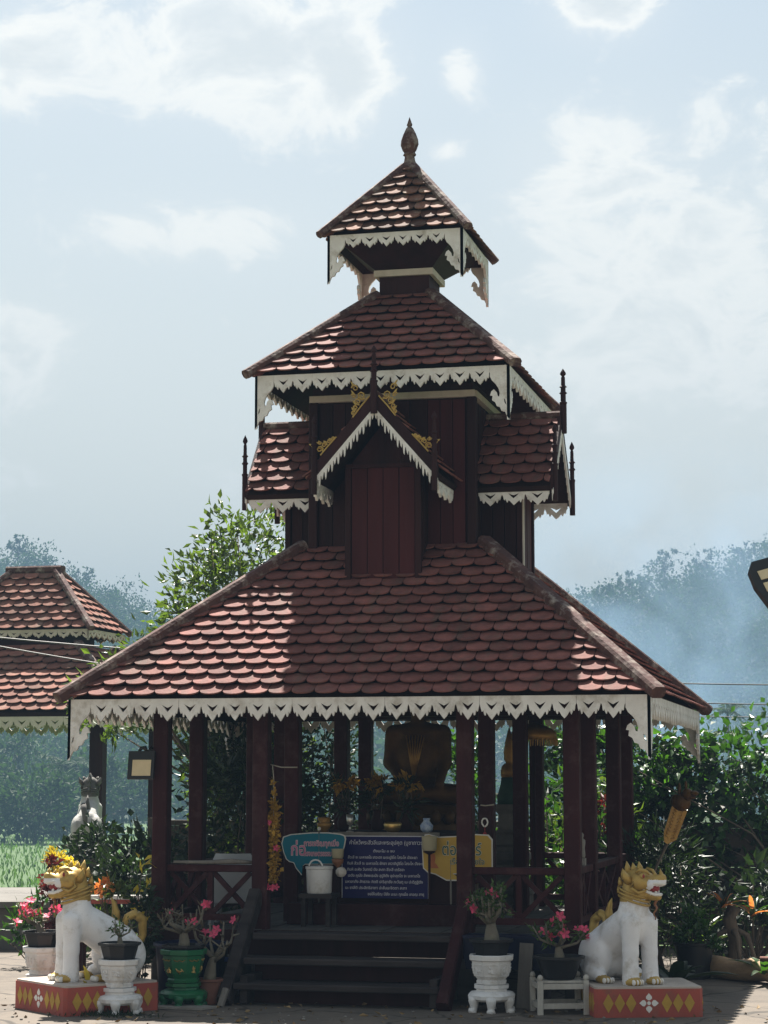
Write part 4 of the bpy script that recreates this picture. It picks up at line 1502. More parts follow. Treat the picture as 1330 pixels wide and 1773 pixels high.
def guardian_lion(label, loc, rz, turn, name='guardian_lion', gold='gold', white='lion_white', scale=.93):
    root = thing(name, label, 'statue', loc, rz)
    root.scale = (scale,) * 3
    T = lambda p: head_xf(p, turn)
    RH = np.array([[math.cos(turn), -math.sin(turn), 0], [math.sin(turn), math.cos(turn), 0], [0, 0, 1]])
    pr = []
    for s in (-1, 1):
        pr += [('c', (.145, .078 * s, .42), (.150, .082 * s, .22), .068, .055, 0), ('c', (.150, .082 * s, .22), (.152, .085 * s, .03), .053, .060, 0),
               ('e', (.185, .086 * s, .022), (.075, .056, .032), None, 1),
               ('e', (-.23, .105 * s, .17), (.165, .085, .165), None, 0), ('c', (-.20, .155 * s, .07), (-.10, .16 * s, .05), .062, .045, 0),
               ('e', (-.045, .165 * s, .022), (.070, .048, .030), None, 1)]
    pr += [('e', (.085, 0, .44), (.105, .120, .18), None, 0), ('c', (.05, 0, .42), (-.22, 0, .25), .118, .14, 0), ('e', (-.27, 0, .17), (.14, .13, .165), None, 0),
           ('c', (.085, 0, .50), (.095, 0, .60), .098, .085, 0),
           ('c', T((.085, 0, .59)), T((.095, 0, .655)), .094, .086, 2),
           ('e', T((.125, 0, .715)), (.098, .084, .080), RH, 2), ('c', T((.16, .04, .69)), T((.215, .03, .688)), .050, .045, 2), ('c', T((.16, -.04, .69)), T((.215, -.03, .688)), .050, .045, 2),
           ('c', T((.20, 0, .705)), T((.285, 0, .708)), .048, .040, 3), ('c', T((.15, 0, .622)), T((.260, 0, .600)), .048, .030, 4),
           ('e', T((.14, .075, .70)), (.055, .032, .055), RH, 2), ('e', T((.14, -.075, .70)), (.055, .032, .055), RH, 2),
           ('e', T((.295, 0, .735)), (.028, .030, .022), RH, 2)]
    inv = RH.T

    def paint(cen, g):
        loc_ = (cen - np.array([.085, 0, 0])) @ inv.T + np.array([.085, 0, 0])
        x, z = loc_[:, 0], loc_[:, 2]
        head = (g >= 2)
        out = np.where(head, 1, 0)
        out = np.where(g == 1, 1, out)
        lip = head & (x > .205 + .25 * np.abs(z - .665)) & (z > .612) & (z < .716)
        out = np.where(lip, 0, out)
        inside = head & (x > .15) & (x < .27) & (z > .646) & (z < .672) & (np.abs(loc_[:, 1]) < .05)
        out = np.where(inside, 2, out)
        out = np.where((g == 0) & (cen[:, 2] > .585), 1, out)
        return out
    vs, qs, gr = sdf_mesh(pr, (-.45, -.28, -.012), (.42, .32, .86), .0095, .020, paint)
    mb = MB()
    mb.v = [tuple(v) for v in vs]
    mb.f = [tuple(q) for q in qs]
    mb.m = gr
    mb.obj('body', [white, gold, 'mouth_red'], root, True)
    # collar rings
    for z, r in ((.572, .104), (.598, .105), (.622, .100)):
        m = MB()
        pts = [(.09 + r * 1.02 * math.cos(a) + .0, r * .98 * math.sin(a), z + .035 * -math.cos(a)) for a in [2 * PI * i / 24 for i in range(25)]]
        m.tube([T(p) for p in pts], .009, 6)
        m.obj('collar', gold, root, True)
    for s in (-1, 1):
        MB().ell(T((.175, .078 * s, .742)), (.026, .020, .026), 10, 8).obj('eye', gold, root, True)
        MB().ell(T((.188, .090 * s, .742)), (.013, .010, .014), 8, 6).obj('pupil', 'mouth_red', root, True)
        br = MB()
        br.tube([T((.13, .088 * s, .765)), T((.165, .088 * s, .785)), T((.205, .070 * s, .775)), T((.22, .05 * s, .75))], [.008, .014, .013, .006], 6)
        br.obj('brow', gold, root, True)
        er = MB()
        er.tube([T((.085, .085 * s, .70)), T((.068, .115 * s, .735)), T((.058, .130 * s, .785))], [.030, .030, .003], 6)
        er.obj('ear', gold, root, True)
        ck = MB()
        ck.tube([T((.20, .062 * s, .645)), T((.15, .093 * s, .625)), T((.105, .108 * s, .66)), T((.12, .102 * s, .70)), T((.15, .095 * s, .69))], [.008, .014, .014, .010, .006], 6)
        ck.obj('cheek_curl', gold, root, True)
        # fangs and lips
        for x, z, h, up in ((.265, .690, .034, -1), (.225, .688, .026, -1), (.258, .620, .036, 1), (.225, .628, .028, 1)):
            MB().lathe([(.009, 0), (.008, h * .5 * up), (.001, h * up)], 6, T((x, .030 * s, z))).obj('tooth', 'pure_white', root, True)
        lp = MB()
        lp.tube([T((.175, .062 * s, .66)), T((.21, .058 * s, .692)), T((.26, .046 * s, .694)), T((.305, .02 * s, .690)), T((.313, 0, .690))], .013, 6)
        lp.tube([T((.175, .060 * s, .652)), T((.21, .052 * s, .630)), T((.255, .038 * s, .614)), T((.283, .015 * s, .614)), T((.286, 0, .614))], .011, 6)
        lp.obj('lip', 'pure_white', root, True)
        for px_, py_ in ((.185, .086 * s), (-.045, .165 * s)):
            for j in range(4):
                MB().ell((px_ + .058 - .006 * abs(j - 1.5), py_ + (j - 1.5) * .024, .022), (.022, .0105, .020), 7, 6).obj('toe', 'pure_white', root, True)
    MB().ell(T((.222, 0, .656)), (.070, .042, .030), 10, 7).obj('tongue', 'mouth_red', root, True)
    # crest spikes
    for x, z, h, w in ((.05, .775, .085, .028), (.095, .785, .065, .026), (.14, .785, .075, .026), (.295, .745, .065, .020), (.25, .740, .06, .020), (.02, .74, .07, .026), (-.005, .69, .06, .022), (-.015, .64, .05, .020)):
        b = T((x, 0, z - .02))
        t_ = T((x - .012, 0, z + h - .02))
        MB().tube([b, ((b[0] + t_[0]) / 2, (b[1] + t_[1]) / 2, (b[2] + t_[2]) / 2), t_], [w, w * .75, .002], 7).obj('crest', gold, root, True)
    # hanging beard
    m = MB()
    pts = []
    for i in range(15):
        t = i / 14
        pts.append(T((.255 - .02 * t + .008 * math.sin(t * 15), .006 * math.cos(t * 13), .60 - .16 * t)))
    m.tube(pts, [.012 - .008 * i / 14 for i in range(15)], 6)
    m.obj('beard', 'brown_paint', root, True)
    # curled tail
    m = MB()
    pts = [(-.36, 0, .20), (-.41, 0, .30), (-.40, .02, .41), (-.34, .03, .455), (-.28, .03, .43), (-.265, .02, .38)]
    fine = []
    for i in range(len(pts) - 1):
        for j in range(4):
            fine.append(V(pts[i]).lerp(V(pts[i + 1]), j / 4))
    fine.append(V(pts[-1]))
    m.tube(fine, [.022 + .012 * math.sin(PI * i / (len(fine) - 1)) for i in range(len(fine))], 8)
    m.obj('tail', gold, root, True)
    m = MB()
    m.tube([(-.20, .0, .40), (-.205, .0, .47), (-.19, 0, .53), (-.165, 0, .575)], [.034, .030, .018, .002], 7)
    m.obj('back_flame', gold, root, True)
    return root


def lion_plinth(label, loc, rz, w, d, h, flower_face=0):
    root = thing('statue_plinth', label, 'plinth', loc, rz)
    mb = MB()
    ch = .02
    ol = [(-w / 2 + ch, -d / 2), (w / 2 - ch, -d / 2), (w / 2, -d / 2 + ch), (w / 2, d / 2 - ch), (w / 2 - ch, d / 2), (-w / 2 + ch, d / 2), (-w / 2, d / 2 - ch), (-w / 2, -d / 2 + ch)]
    mb.prism(ol, (0, 0, h - .012), (1, 0, 0), (0, 1, 0), h - .012)
    mb.obj('block', 'plinth_red', root)
    mb = MB()
    mb.prism([(x * .985, y * .985) for x, y in ol], (0, 0, h), (1, 0, 0), (0, 1, 0), .012)
    mb.obj('top_slab', 'plinth_top', root)
    for k in range(4):
        rt = rotz(k * PI / 2)
        ln, off = (w, d / 2) if k % 2 == 0 else (d, w / 2)
        U = rt @ V((1, 0, 0))
        O = rt @ V((0, -off - .003, h * .47))
        flower = True
        for sgn in (-1, 1):
            for j in range(3):
                u = sgn * (.115 + .073 * j)
                if abs(u) > ln / 2 - .04:
                    continue
                MB().prism([(u - .034, 0), (u, -.060), (u + .034, 0), (u, .060)], O, U, (0, 0, 1), .006).obj('diamond', 'plinth_gold', root)
        if flower:
            for a in range(4):
                c, s = math.cos(a * PI / 2), math.sin(a * PI / 2)
                pet = [(.018, -.006), (.030, -.020), (.042, -.018), (.062, 0), (.042, .018), (.030, .020), (.018, .006)]
                MB().prism([(c * x - s * y, s * x + c * y) for x, y in pet], O, U, (0, 0, 1), .006).obj('petal', 'pure_white', root)
            MB().prism([(.012 * math.cos(i * PI / 5), .012 * math.sin(i * PI / 5)) for i in range(10)], O, U, (0, 0, 1), .006).obj('flower_centre', 'pure_white', root)
    return root


lion_plinth('red plinth with row of ochre diamonds and white flower under the right lion', (1.975, -2.03, 0), R(17.5), .70, .62, .19)
guardian_lion('white seated guardian lion with gold head turned right, beside the potted adeniums', (1.90, -2.06, .19), R(-46), R(34))
lion_plinth('red plinth turned cornerwise with faded diamonds under the left lion', (-1.60, -2.66, 0), R(-40), .70, .70, .19)
guardian_lion('white seated guardian lion with gold head facing left, in sunlight', (-1.58, -2.70, .19), R(-140), R(-14))
p = ground_at(155, 22.0)
pl = thing('lion_pillar', 'plain grey pillar carrying the pale lion by the neighbouring pavilion', 'pillar', p, YAW)
MB().box((0, 0, .40), (.3, .66, .80)).obj('shaft', 'wall_old', pl)
MB().box((0, 0, .82), (.36, .72, .05)).obj('cap', 'concrete', pl)
guardian_lion('pale lion statue seen from behind, its gold painted shade grey, by the pavilion post', (p.x, p.y, .845), YAW + R(92), 0, gold='lion_shade_grey', white='lion_pale', scale=.86)
o = tag(MB().lathe([(.02, 0), (.055, .01), (.07, .05), (.06, .095), (.03, .12), (.012, .125)], 10).obj('gourd', 'cream_plastic', None, True), 'pale round gourd on the plinth beside the left lion', 'gourd')
o.location = (-1.36, -2.80, .19)


# ------------------------------------------------------------------ pots and plants
def footed_stand(label, loc, rz, material, h=.22, r=.15, group=None):
    root = thing('plant_stand', label, 'plant stand', loc, rz, group)
    MB().lathe([(r * .80, h), (r * .80, h - .022), (r * .70, h - .030), (r * .72, h - .042), (r * .98, h - .050), (r * 1.10, h - .068), (r * 1.08, h - .090), (r * .94, h - .105), (r * .3, h - .105)][::-1], 8, ph=PI / 8).obj('top', material, root, 'auto')
    for i in range(6):
        a = 2 * PI * i / 6 + PI / 6
        m = MB()
        c, s = math.cos(a), math.sin(a)
        pts = [(c * r * k, s * r * k, z) for k, z in ((.86, h - .085), (.90, h - .105), (.87, h * .20), (.88, h * .10), (.95, .010), (.95, 0))]
        m.tube(pts, [.040, .036, .027, .025, .031, .031], 6)
        m.obj('leg', material, root, True)
    return root


def octagon_pot(label, loc, rz, material, h=.24, r=.15, relief=None, group=None):
    root = thing('octagonal_pot', label, 'flower pot', loc, rz, group)
    prof = [(r * .62, 0), (r * .72, .004), (r * .74, .022), (r * .68, .032), (r * .82, h * .30), (r * .92, h * .62), (r * .95, h - .040), (r * 1.06, h - .032), (r * 1.08, h - .004), (r * 1.04, h),
            (r * .90, h), (r * .86, h - .03), (r * .3, h - .04)]
    MB().lathe(prof, 8, ph=PI / 8).obj('bowl', material, root)
    rl = relief or material
    rg = random.Random(int(loc[0] * 1000))
    for i in range(8):
        a = 2 * PI * i / 8
        c, s = math.cos(a), math.sin(a)
        U = V((-s, c, 0))
        rn0, rn1 = r * .82 * math.cos(PI / 8), r * .93 * math.cos(PI / 8)
        z0, z1 = h * .30, h * .68
        p0, p1 = V((c * rn0, s * rn0, z0)), V((c * rn1, s * rn1, z1))
        S = (p1 - p0).normalized()
        hh = (p1 - p0).length
        w = r * .27
        m = MB()
        Nn = U.cross(S)
        if not relief:
            for (u0, v0), (u1, v1) in (((-w, .0), (w, .0)), ((-w, hh), (w, hh)), ((-w, 0), (-w, hh)), ((w, 0), (w, hh))):
                m.beam(p0 + U * u0 + S * v0 + Nn * .002, p0 + U * u1 + S * v1 + Nn * .002, .006, .006, up=Nn)
        for j in range(6):
            u, v = rg.uniform(-w * .6, w * .6), rg.uniform(.2, .8) * hh
            if relief:
                u, v = rg.uniform(-.018, .018), hh * .25 + rg.uniform(-.012, .022)
            q = p0 + U * u + S * v + Nn * .001
            a2 = rg.uniform(0, 3.1)
            dd = U * math.cos(a2) + S * math.sin(a2)
            m.tube([q - dd * .014, q + Nn * .005, q + dd * .014], [.003, .006, .002], 5)
        if relief:
            for j in range(7):
                u = (j - 3) * .011
                q = p0 + U * u + S * (hh * 1.02 + .004 * math.cos(j * 2)) + Nn * .001
                m.tube([q - U * .006, q + Nn * .003, q + U * .006], [.002, .005, .002], 5)
        m.obj('relief_panel', rl, root)
    return root


def bowl_pot(label, loc, rz, h=.13, r0=.10, r1=.15, n=8, material='pot_black', group=None, name='planter_bowl'):
    root = thing(name, label, 'planter', loc, rz, group)
    MB().lathe([(r0 * .9, 0), (r0, .004), (r1 * .94, h - .02), (r1 * 1.06, h - .016), (r1 * 1.07, h), (r1 * .96, h), (r1 * .92, h - .025), (r1 * .3, h - .026)], n, ph=PI / n).obj('bowl', material, root, 'auto')
    MB().lathe([(r1 * .2, h - .028), (r1 * .90, h - .026), (r1 * .6, h - .016), (r1 * .1, h - .012)], 10).obj('soil', 'soil_dark', root, True)
    return root


def flower_mesh(r, material):
    m = MB()
    for k in range(5):
        a = 2 * PI * k / 5
        c, s = math.cos(a), math.sin(a)
        b = len(m.v)
        pts = [(0, 0, 0), (.55 * r, -.34 * r, .12 * r), (.95 * r, -.16 * r, .28 * r), (1.0 * r, .14 * r, .22 * r), (.55 * r, .34 * r, .16 * r)]
        m.add([(c * x - s * y, s * x + c * y, z) for x, y, z in pts], [(0, 1, 2), (0, 2, 3), (0, 3, 4)])
    m.tube([(0, 0, -r * .9), (0, 0, 0)], [r * .10, r * .22], 5)
    return m.mesh('blossom', material)


FLOWER = flower_mesh(.034, 'petal')


def adenium(label, loc, h, w, nb, nleaf, nfl, seed, tr=.04, leaf='leaf_adenium', ll=.045, side=0.0, name='desert_rose'):
    rg = np.random.default_rng(seed)
    root = thing(name, label, 'plant', loc)
    hf = h * .36
    m = MB()
    m.tube([(0, 0, -.01), (.004, 0, hf * .3), (side * .3, 0, hf * .7), (side * .6, 0, hf)], [tr * 1.25, tr * 1.1, tr * .8, tr * .62], 9)
    tips, dirs = [], []
    for i in range(nb):
        a = 2 * PI * i / nb + rg.uniform(-.4, .4)
        k = rg.uniform(.35, 1)
        e = V((side + math.cos(a) * w * k, math.sin(a) * w * k * .8, hf + (h - hf) * rg.uniform(.35, 1.0)))
        st = V((side * .6, 0, hf * rg.uniform(.75, .98)))
        mid = st.lerp(e, .5) + V((math.cos(a) * w * .18, math.sin(a) * w * .18, -.02))
        m.tube([st, mid, e], [tr * .42, tr * .26, tr * .14], 6)
        tips.append(e)
        dirs.append((e - mid).normalized())
        for j in range(2):
            e2 = mid.lerp(e, .5) + V(rg.normal(size=3)) * w * .24 + V((0, 0, h * .06))
            m.tube([mid.lerp(e, .3), e2], [tr * .22, tr * .11], 5)
            tips.append(e2)
            dirs.append((e2 - mid).normalized())
    m.obj('stem', 'adenium', root, True)
    P, D = [], []
    for i in range(nleaf):
        k = rg.integers(len(tips))
        P.append(np.array(tips[k]) - np.array(dirs[k]) * rg.uniform(0, .06) + rg.normal(size=3) * .008)
        D.append(np.array(dirs[k]) * .5 + rg.normal(size=3) * .7)
    if nleaf:
        leaf_cloud(MB(), P, D, ll, ll * .42, seed=seed).obj('foliage', leaf, root)
    for i in range(nfl):
        k = int(rg.integers(len(tips)))
        f = link('blossom', FLOWER, root)
        f.location = tips[k] + V(rg.normal(size=3)) * .018
        f.rotation_euler = (rg.uniform(.3, 1.5), rg.uniform(-.5, .5), rg.uniform(-1.2, 1.2))
        f.scale = (rg.uniform(.75, 1.15),) * 3
    return root


# front left white pot
X, Y = -1.30, -2.86
footed_stand('white footed stand under the octagonal pot before the left lion', (X, Y, 0), .2, 'pot_white', .165, .145)
octagon_pot('white octagonal pot in front of the left lion', (X, Y, .165), .2, 'pot_white', .18, .13)
bowl_pot('black planter in the white pot before the left lion', (X, Y, .315), .2, .135, .095, .135)
adenium('small sparse bonsai tree in the black planter before the left lion', (X, Y, .425), .20, .10, 5, 90, 0, 5, .018, ll=.03, name='bonsai_tree')
# left white pot at the photo edge
X, Y = -2.13, -2.13
footed_stand('white footed stand at the left edge behind the cornered plinth', (X, Y, 0), -.3, 'pot_white', .165, .15)
octagon_pot('white octagonal pot at the left edge under the pink flowers', (X, Y, .165), -.3, 'pot_white', .19, .135)
bowl_pot('black planter with bright pink blossoms at the left edge', (X, Y, .325), -.3, .135, .10, .145)
adenium('desert rose crowded with bright pink blossoms at the left edge', (X - .02, Y, .435), .22, .15, 7, 60, 17, 8, .026, side=-.06)
# green pot
X, Y = -1.03, -2.36
footed_stand('green footed stand left of the stair', (X, Y, 0), .1, 'pot_green', .155, .15)
octagon_pot('glossy green octagonal pot with gold reliefs left of the stair', (X, Y, .155), .1, 'pot_green', .22, .148, 'brass')
bowl_pot('black rimmed planter set in the green pot', (X, Y, .295), .1, .11, .10, .138)
adenium('bare branched desert rose with few red buds in the green pot', (X, Y, .385), .34, .24, 8, 70, 5, 11, .034, 'leaf_dry')
sl = tag(MB().prism([(-.2, -.1), (.16, -.12), (.22, .02), (.1, .1), (-.18, .08)], (0, 0, .014), (1, 0, 0), (0, 1, 0), .014).obj('broken_slab', 'concrete'), 'thin pale broken slab lying under the green pot stand', 'slab')
sl.location = (X + .05, Y - .13, .003)
# terracotta pot with bent bare desert rose
X, Y = -.90, -2.20
bowl_pot('brown terracotta pot between the green pot and the stair', (X, Y, 0), 0, .17, .07, .095, 14, 'terracotta', name='terracotta_pot')
adenium('tall bent bare desert rose with pink tips in the terracotta pot', (X, Y, .15), .46, .22, 6, 26, 5, 14, .038, 'leaf_dry', side=.05)
# right white pot
X, Y = 1.03, -2.20
footed_stand('white footed stand right of the stair', (X, Y, 0), .15, 'pot_white', .175, .15)
octagon_pot('white octagonal pot with carved panels right of the stair', (X, Y, .175), .15, 'pot_white', .19, .143)
bowl_pot('black planter with bushy desert rose right of the stair', (X, Y, .335), .15, .13, .10, .145)
adenium('bushy desert rose with thick trunk right of the stair', (X, Y, .44), .38, .145, 16, 1000, 6, 17, .045, 'leaf_adenium', .034)
# wooden stool with black bowl
X, Y = 1.47, -2.17
st = thing('wooden_stool', 'peeling white wooden frame stool under the black bowl', 'plant stand', (X, Y, 0), R(20))
for sx in (-1, 1):
    for sy in (-1, 1):
        lg = MB().beam((sx * .15, sy * .13, 0), (sx * .15, sy * .13, .215), .036, .036, ch=.004).obj('leg', 'wood_white', st)
        MB().ell((sx * .15, sy * .13, .232), (.019, .019, .021), 8, 6).obj('knob', 'wood_white', lg, True)
for z in (.055, .178):
    for s in (-1, 1):
        MB().box((0, s * .13, z), (.262, .022, .034)).obj('rail', 'wood_white', st)
        MB().box((s * .15, 0, z), (.022, .222, .034)).obj('rail', 'wood_white', st)
for i in range(4):
    MB().box((0, -.083 + i * .055, .204), (.27, .042, .014)).obj('slat', 'wood_white', st)
bowl_pot('wide black bowl on the white wooden stool', (X, Y, .212), 0, .15, .10, .16, 18)
adenium('low desert rose with vivid pink blossoms on the wooden stool', (X, Y, .335), .27, .19, 7, 150, 12, 19, .03, ll=.05)
# black pot by the wall, right
p = ground_at(1197, 16.25)
bowl_pot('large black pot on the ground right of the right lion', (p.x, p.y, 0), 0, .27, .12, .15, 20, name='black_pot')
bush('potted_herb', 'bright green leafy herb growing in the large black pot', (p.x, p.y, .25), [((0, 0, .12), (.13, .12, .12)), ((.12, -.02, .05), (.10, .08, .08)), ((-.06, 0, .2), (.08, .08, .08))], 360, .05, .035, 'leaf_vine', 71, 12, .005, 'plant')


def strap_plant(label, loc, n, ln, w, material, seed, el=(.5, 1.35), name='bromeliad', bract=None):
    rg = random.Random(seed)
    root = thing(name, label, 'plant', loc)
    for i in range(n):
        a = 2 * PI * i / n * 2.4 + rg.uniform(-.3, .3)
        e = rg.uniform(*el)
        l = ln * rg.uniform(.7, 1.1)
        m = MB()
        vs, fs = [], []
        for k in range(7):
            t = k / 6
            r = l * t * math.cos(e) + l * .25 * t * t
            z = l * t * math.sin(e) - l * .38 * t * t
            ww = w * (1 - t ** 2.2) * (.7 + .5 * t) * .5 + .001
            c, s = math.cos(a), math.sin(a)
            vs += [(c * r - s * ww, s * r + c * ww, z + ww * .4), (c * r, s * r, z), (c * r + s * ww, s * r - c * ww, z + ww * .4)]
            if k:
                b = 3 * k
                fs += [(b - 3, b - 2, b + 1, b), (b - 2, b - 1, b + 2, b + 1)]
        m.add(vs, fs)
        m.obj('leaf', bract if bract and i >= n * .6 else material, root, True)
    return root


q = ground_at(1262, 16.6)
tp = thing('old_stump', 'old dark stump carrying copper bromeliads before the wall', 'stump', (q.x, q.y, 0))
MB().tube([(0, 0, 0), (.03, 0, .25), (-.02, 0, .42), (.02, .0, .52)], [.06, .05, .055, .06], 8).obj('trunk', 'bark', tp, True)
for i in range(4):
    MB().tube([(.0, 0, .35), (.12 * math.cos(i * 1.7), .1 * math.sin(i * 1.7), .3), (.2 * math.cos(i * 1.7), .16 * math.sin(i * 1.7), .02)], [.03, .02, .014], 6).obj('root', 'bark', tp, True)
strap_plant('copper leaved bromeliad on the stump, left of its twin', (q.x - .06, q.y - .02, .50), 16, .26, .045, 'leaf_dark', 81, bract='leaf_orange')
strap_plant('copper leaved bromeliad on the stump nearest the photo edge', (q.x + .16, q.y, .44), 15, .27, .045, 'leaf_vine', 82, bract='leaf_orange')
q = ground_at(1163, 15.3)
strap_plant('dark broad leaved plant beside the right plinth', (q.x, q.y, 0.02), 12, .42, .13, 'leaf_dark', 83, (.5, 1.2), 'broadleaf_plant')
q = ground_at(1320, 15.8)
strap_plant('green broad leaved plant at the right edge by the log', (q.x, q.y, .05), 10, .36, .09, 'leaf_vine', 84, (.4, 1.2), 'broadleaf_plant')
q = ground_at(1205, 16.9)
strap_plant('arching pale leaved lily between lion and stump', (q.x, q.y, .15), 18, .5, .05, 'leaf_tree', 85, (.6, 1.3), 'arching_lily')
# log bench at right
a, b = ground_at(1222, 16.3), ground_at(1420, 15.4)
lg = MB()
pts = [V((a.x, a.y, .085)).lerp(V((b.x, b.y, .08)), i / 8) + V((0, .012 * math.sin(i * 2.1), .008 * math.cos(i * 1.7))) for i in range(9)]
lg.tube(pts, [.082 + .006 * math.sin(i * 2.6) for i in range(9)], 10)
tag(lg.obj('fallen_log', 'log', None, True), 'sunlit brown log lying on the ground at the right edge', 'log')
q = ground_at(1345, 15.7)
tag(MB().tube([(q.x - .15, q.y, .185), (q.x + .3, q.y - .05, .19)], .022, 8).obj('wooden_pole', 'terracotta', None, True), 'thin reddish pole resting on the sunlit log', 'pole')

# plants behind the left lion
p = ground_at(215, 15.9)
sh = thing('plant_bench', 'dark wooden bench with red and white top behind the left lion', 'bench', (p.x, p.y, 0), YAW)
MB().box((.02, 0, .60), (.78, .26, .03)).obj('seat', 'plinth_red', sh)
MB().box((.02, -.10, .632), (.70, .05, .03)).obj('edging', 'pure_white', sh)
for sx in (-.3, .34):
    for sy in (-.09, .09):
        MB().beam((sx, sy, 0), (sx, sy, .585), .045, .045).obj('leg', 'maroon_dark', sh)
p = ground_at(190, 15.0)
bush('orange_flower_plant', 'leafy plant with orange flowers behind the left lion', p, [((0, 0, .62), (.10, .1, .16)), ((-.06, 0, .40), (.14, .12, .2))], 260, .07, .03, 'leaf_tree', 91, 9, .007, 'plant')
bush('orange_blossom_spray', 'orange blossom spray above the left lion back', (p.x - .01, p.y - .03, .55), [((0, 0, .18), (.07, .05, .07))], 60, .04, .03, 'leaf_orange', 92, 6, .004, 'flower')
p = ground_at(243, 15.2)
bush('slim_croton', 'slim upright croton with yellow and red leaves left of the corner post', p, [((0, 0, .75), (.07, .06, .22)), ((.02, 0, .40), (.08, .08, .2))], 70, .09, .032, 'leaf_yellow', 93, 7, .008, 'plant', clumps=26)
bush('slim_shrub', 'slim dark green shrub in front of the left corner post', (p.x + .10, p.y - .25, 0), [((0, 0, .5), (.11, .1, .3)), ((0, 0, .2), (.1, .1, .18))], 420, .06, .028, 'leaf_dark', 94, 9, .006, 'plant')
p = ground_at(164, 14.0)
strap_plant('yellow edged snake plant behind the left lion front leg', (p.x, p.y, .0), 9, .46, .05, 'leaf_yellow', 95, (1.25, 1.5), 'snake_plant')
p = ground_at(60, 17.2)
bush('trailing_plant', 'trailing green plant with pale shoots on the left edge ledge', (p.x, p.y, .0), [((.1, 0, .45), (.2, .1, .2)), ((-.15, 0, .25), (.25, .12, .15))], 220, .08, .035, 'leaf_vine', 96, 9, .006, 'plant')
gr = MB()
rg = np.random.default_rng(14)
n = 420
P = np.stack([rg.normal(-1.36, .16, n), rg.normal(-3.02, .07, n), np.full(n, .002)], 1)
leaf_cloud(gr, P, np.tile([0, 0, 1.0], (n, 1)) + rg.normal(size=(n, 3)) * .6, .035, .008, seed=3)
go = gr.obj('grass_tuft', 'leaf_dark')
go['label'] = 'patch of short grass round the front left pot stand'
go['category'] = 'grass'
struct(go, 'stuff')

# ------------------------------------------------------------------ things round the stair and under the rail
t = thing('plastic_tub', 'dark navy round tub under the left railing', 'tub', (-1.12, -1.92, 0))
MB().lathe([(.20, 0), (.22, .02), (.25, .36), (.265, .365), (.265, .385), (.24, .385), (.225, .30), (.1, .30)], 20).obj('bowl', 'navy', t, True)
t = thing('low_bench', 'low dark bench with blue edge beside the stair', 'bench', (-.86, -1.80, 0))
MB().box((0, 0, .26), (.24, .24, .03)).obj('seat', 'stair', t)
MB().box((0, -.125, .275), (.26, .016, .03)).obj('edging', 'blue_rim', t)
for sx in (-.09, .09):
    MB().box((sx, 0, .122), (.03, .2, .245)).obj('leg', 'stair', t)
t = thing('trough_planter', 'long dark navy trough under the right railing', 'planter', (1.10, -1.80, 0))
mb = MB()
mb.prism([(-.30, 0), (.30, 0), (.34, .20), (-.34, .20)], (0, -.09, .24), (1, 0, 0), (0, 0, 1), .2)
mb.obj('trough', 'navy', t)
MB().box((0, .01, .452), (.71, .24, .022)).obj('rim', 'navy', t)
for sx in (-.22, .22):
    MB().box((sx, .01, .119), (.05, .16, .238)).obj('foot', 'stair', t)
o = tag(MB().beam((1.20, -1.98, 0), (1.22, -1.93, .42), .09, .03).obj('leaning_plank', 'wood_grey'), 'grey plank standing behind the right white pot', 'plank')
o = tag(MB().beam((-.77, -2.37, 0), (-.755, -2.29, .11), .045, .04, ch=.01).obj('wooden_stake', 'wood_grey'), 'short grey stake at the foot of the stair', 'stake')
lgm = MB()
lgm.tube([(-1.38, -1.57, .918), (-1.15, -1.55, .915), (-.95, -1.56, .925), (-.80, -1.54, .918)], [.010, .016, .020, .012], 7)
tag(lgm.obj('driftwood', 'wood_grey', None, True), 'grey driftwood branch lying on the left front rail', 'driftwood')
fg_ = thing('rail_figurine', 'small grey standing figurine on the right side rail', 'figurine', (1.48, -1.12, .902))
MB().box((0, 0, .025), (.055, .055, .05)).obj('pedestal', 'stone', fg_)
MB().lathe([(.022, .05), (.026, .07), (.022, .12), (.027, .155), (.026, .175), (.010, .188), (.016, .20), (.016, .215), (.006, .228)], 10).obj('figure', 'stone', fg_, True)
# flood light on the left corner post
fl = thing('flood_light', 'black framed flood light hung on the left corner post', 'lamp', (-1.60, -1.66, 1.60))
fl.rotation_euler = (R(-12), 0, R(6))
MB().box((0, 0, 0), (.19, .03, .20)).obj('housing', 'black_paint', fl)
MB().box((.006, -.0165, -.022), (.135, .006, .115)).obj('panel', 'led', fl)
MB().tube([(.05, 0, .095), (.05, .02, .13), (.10, .06, .13)], .012, 6).obj('bracket', 'black_paint', fl, True)
MB().tube([(-.02, 0, .10), (-.01, 0, .125), (.02, 0, .13), (.03, 0, .10)], .014, 6).obj('handle', 'black_paint', fl, True)
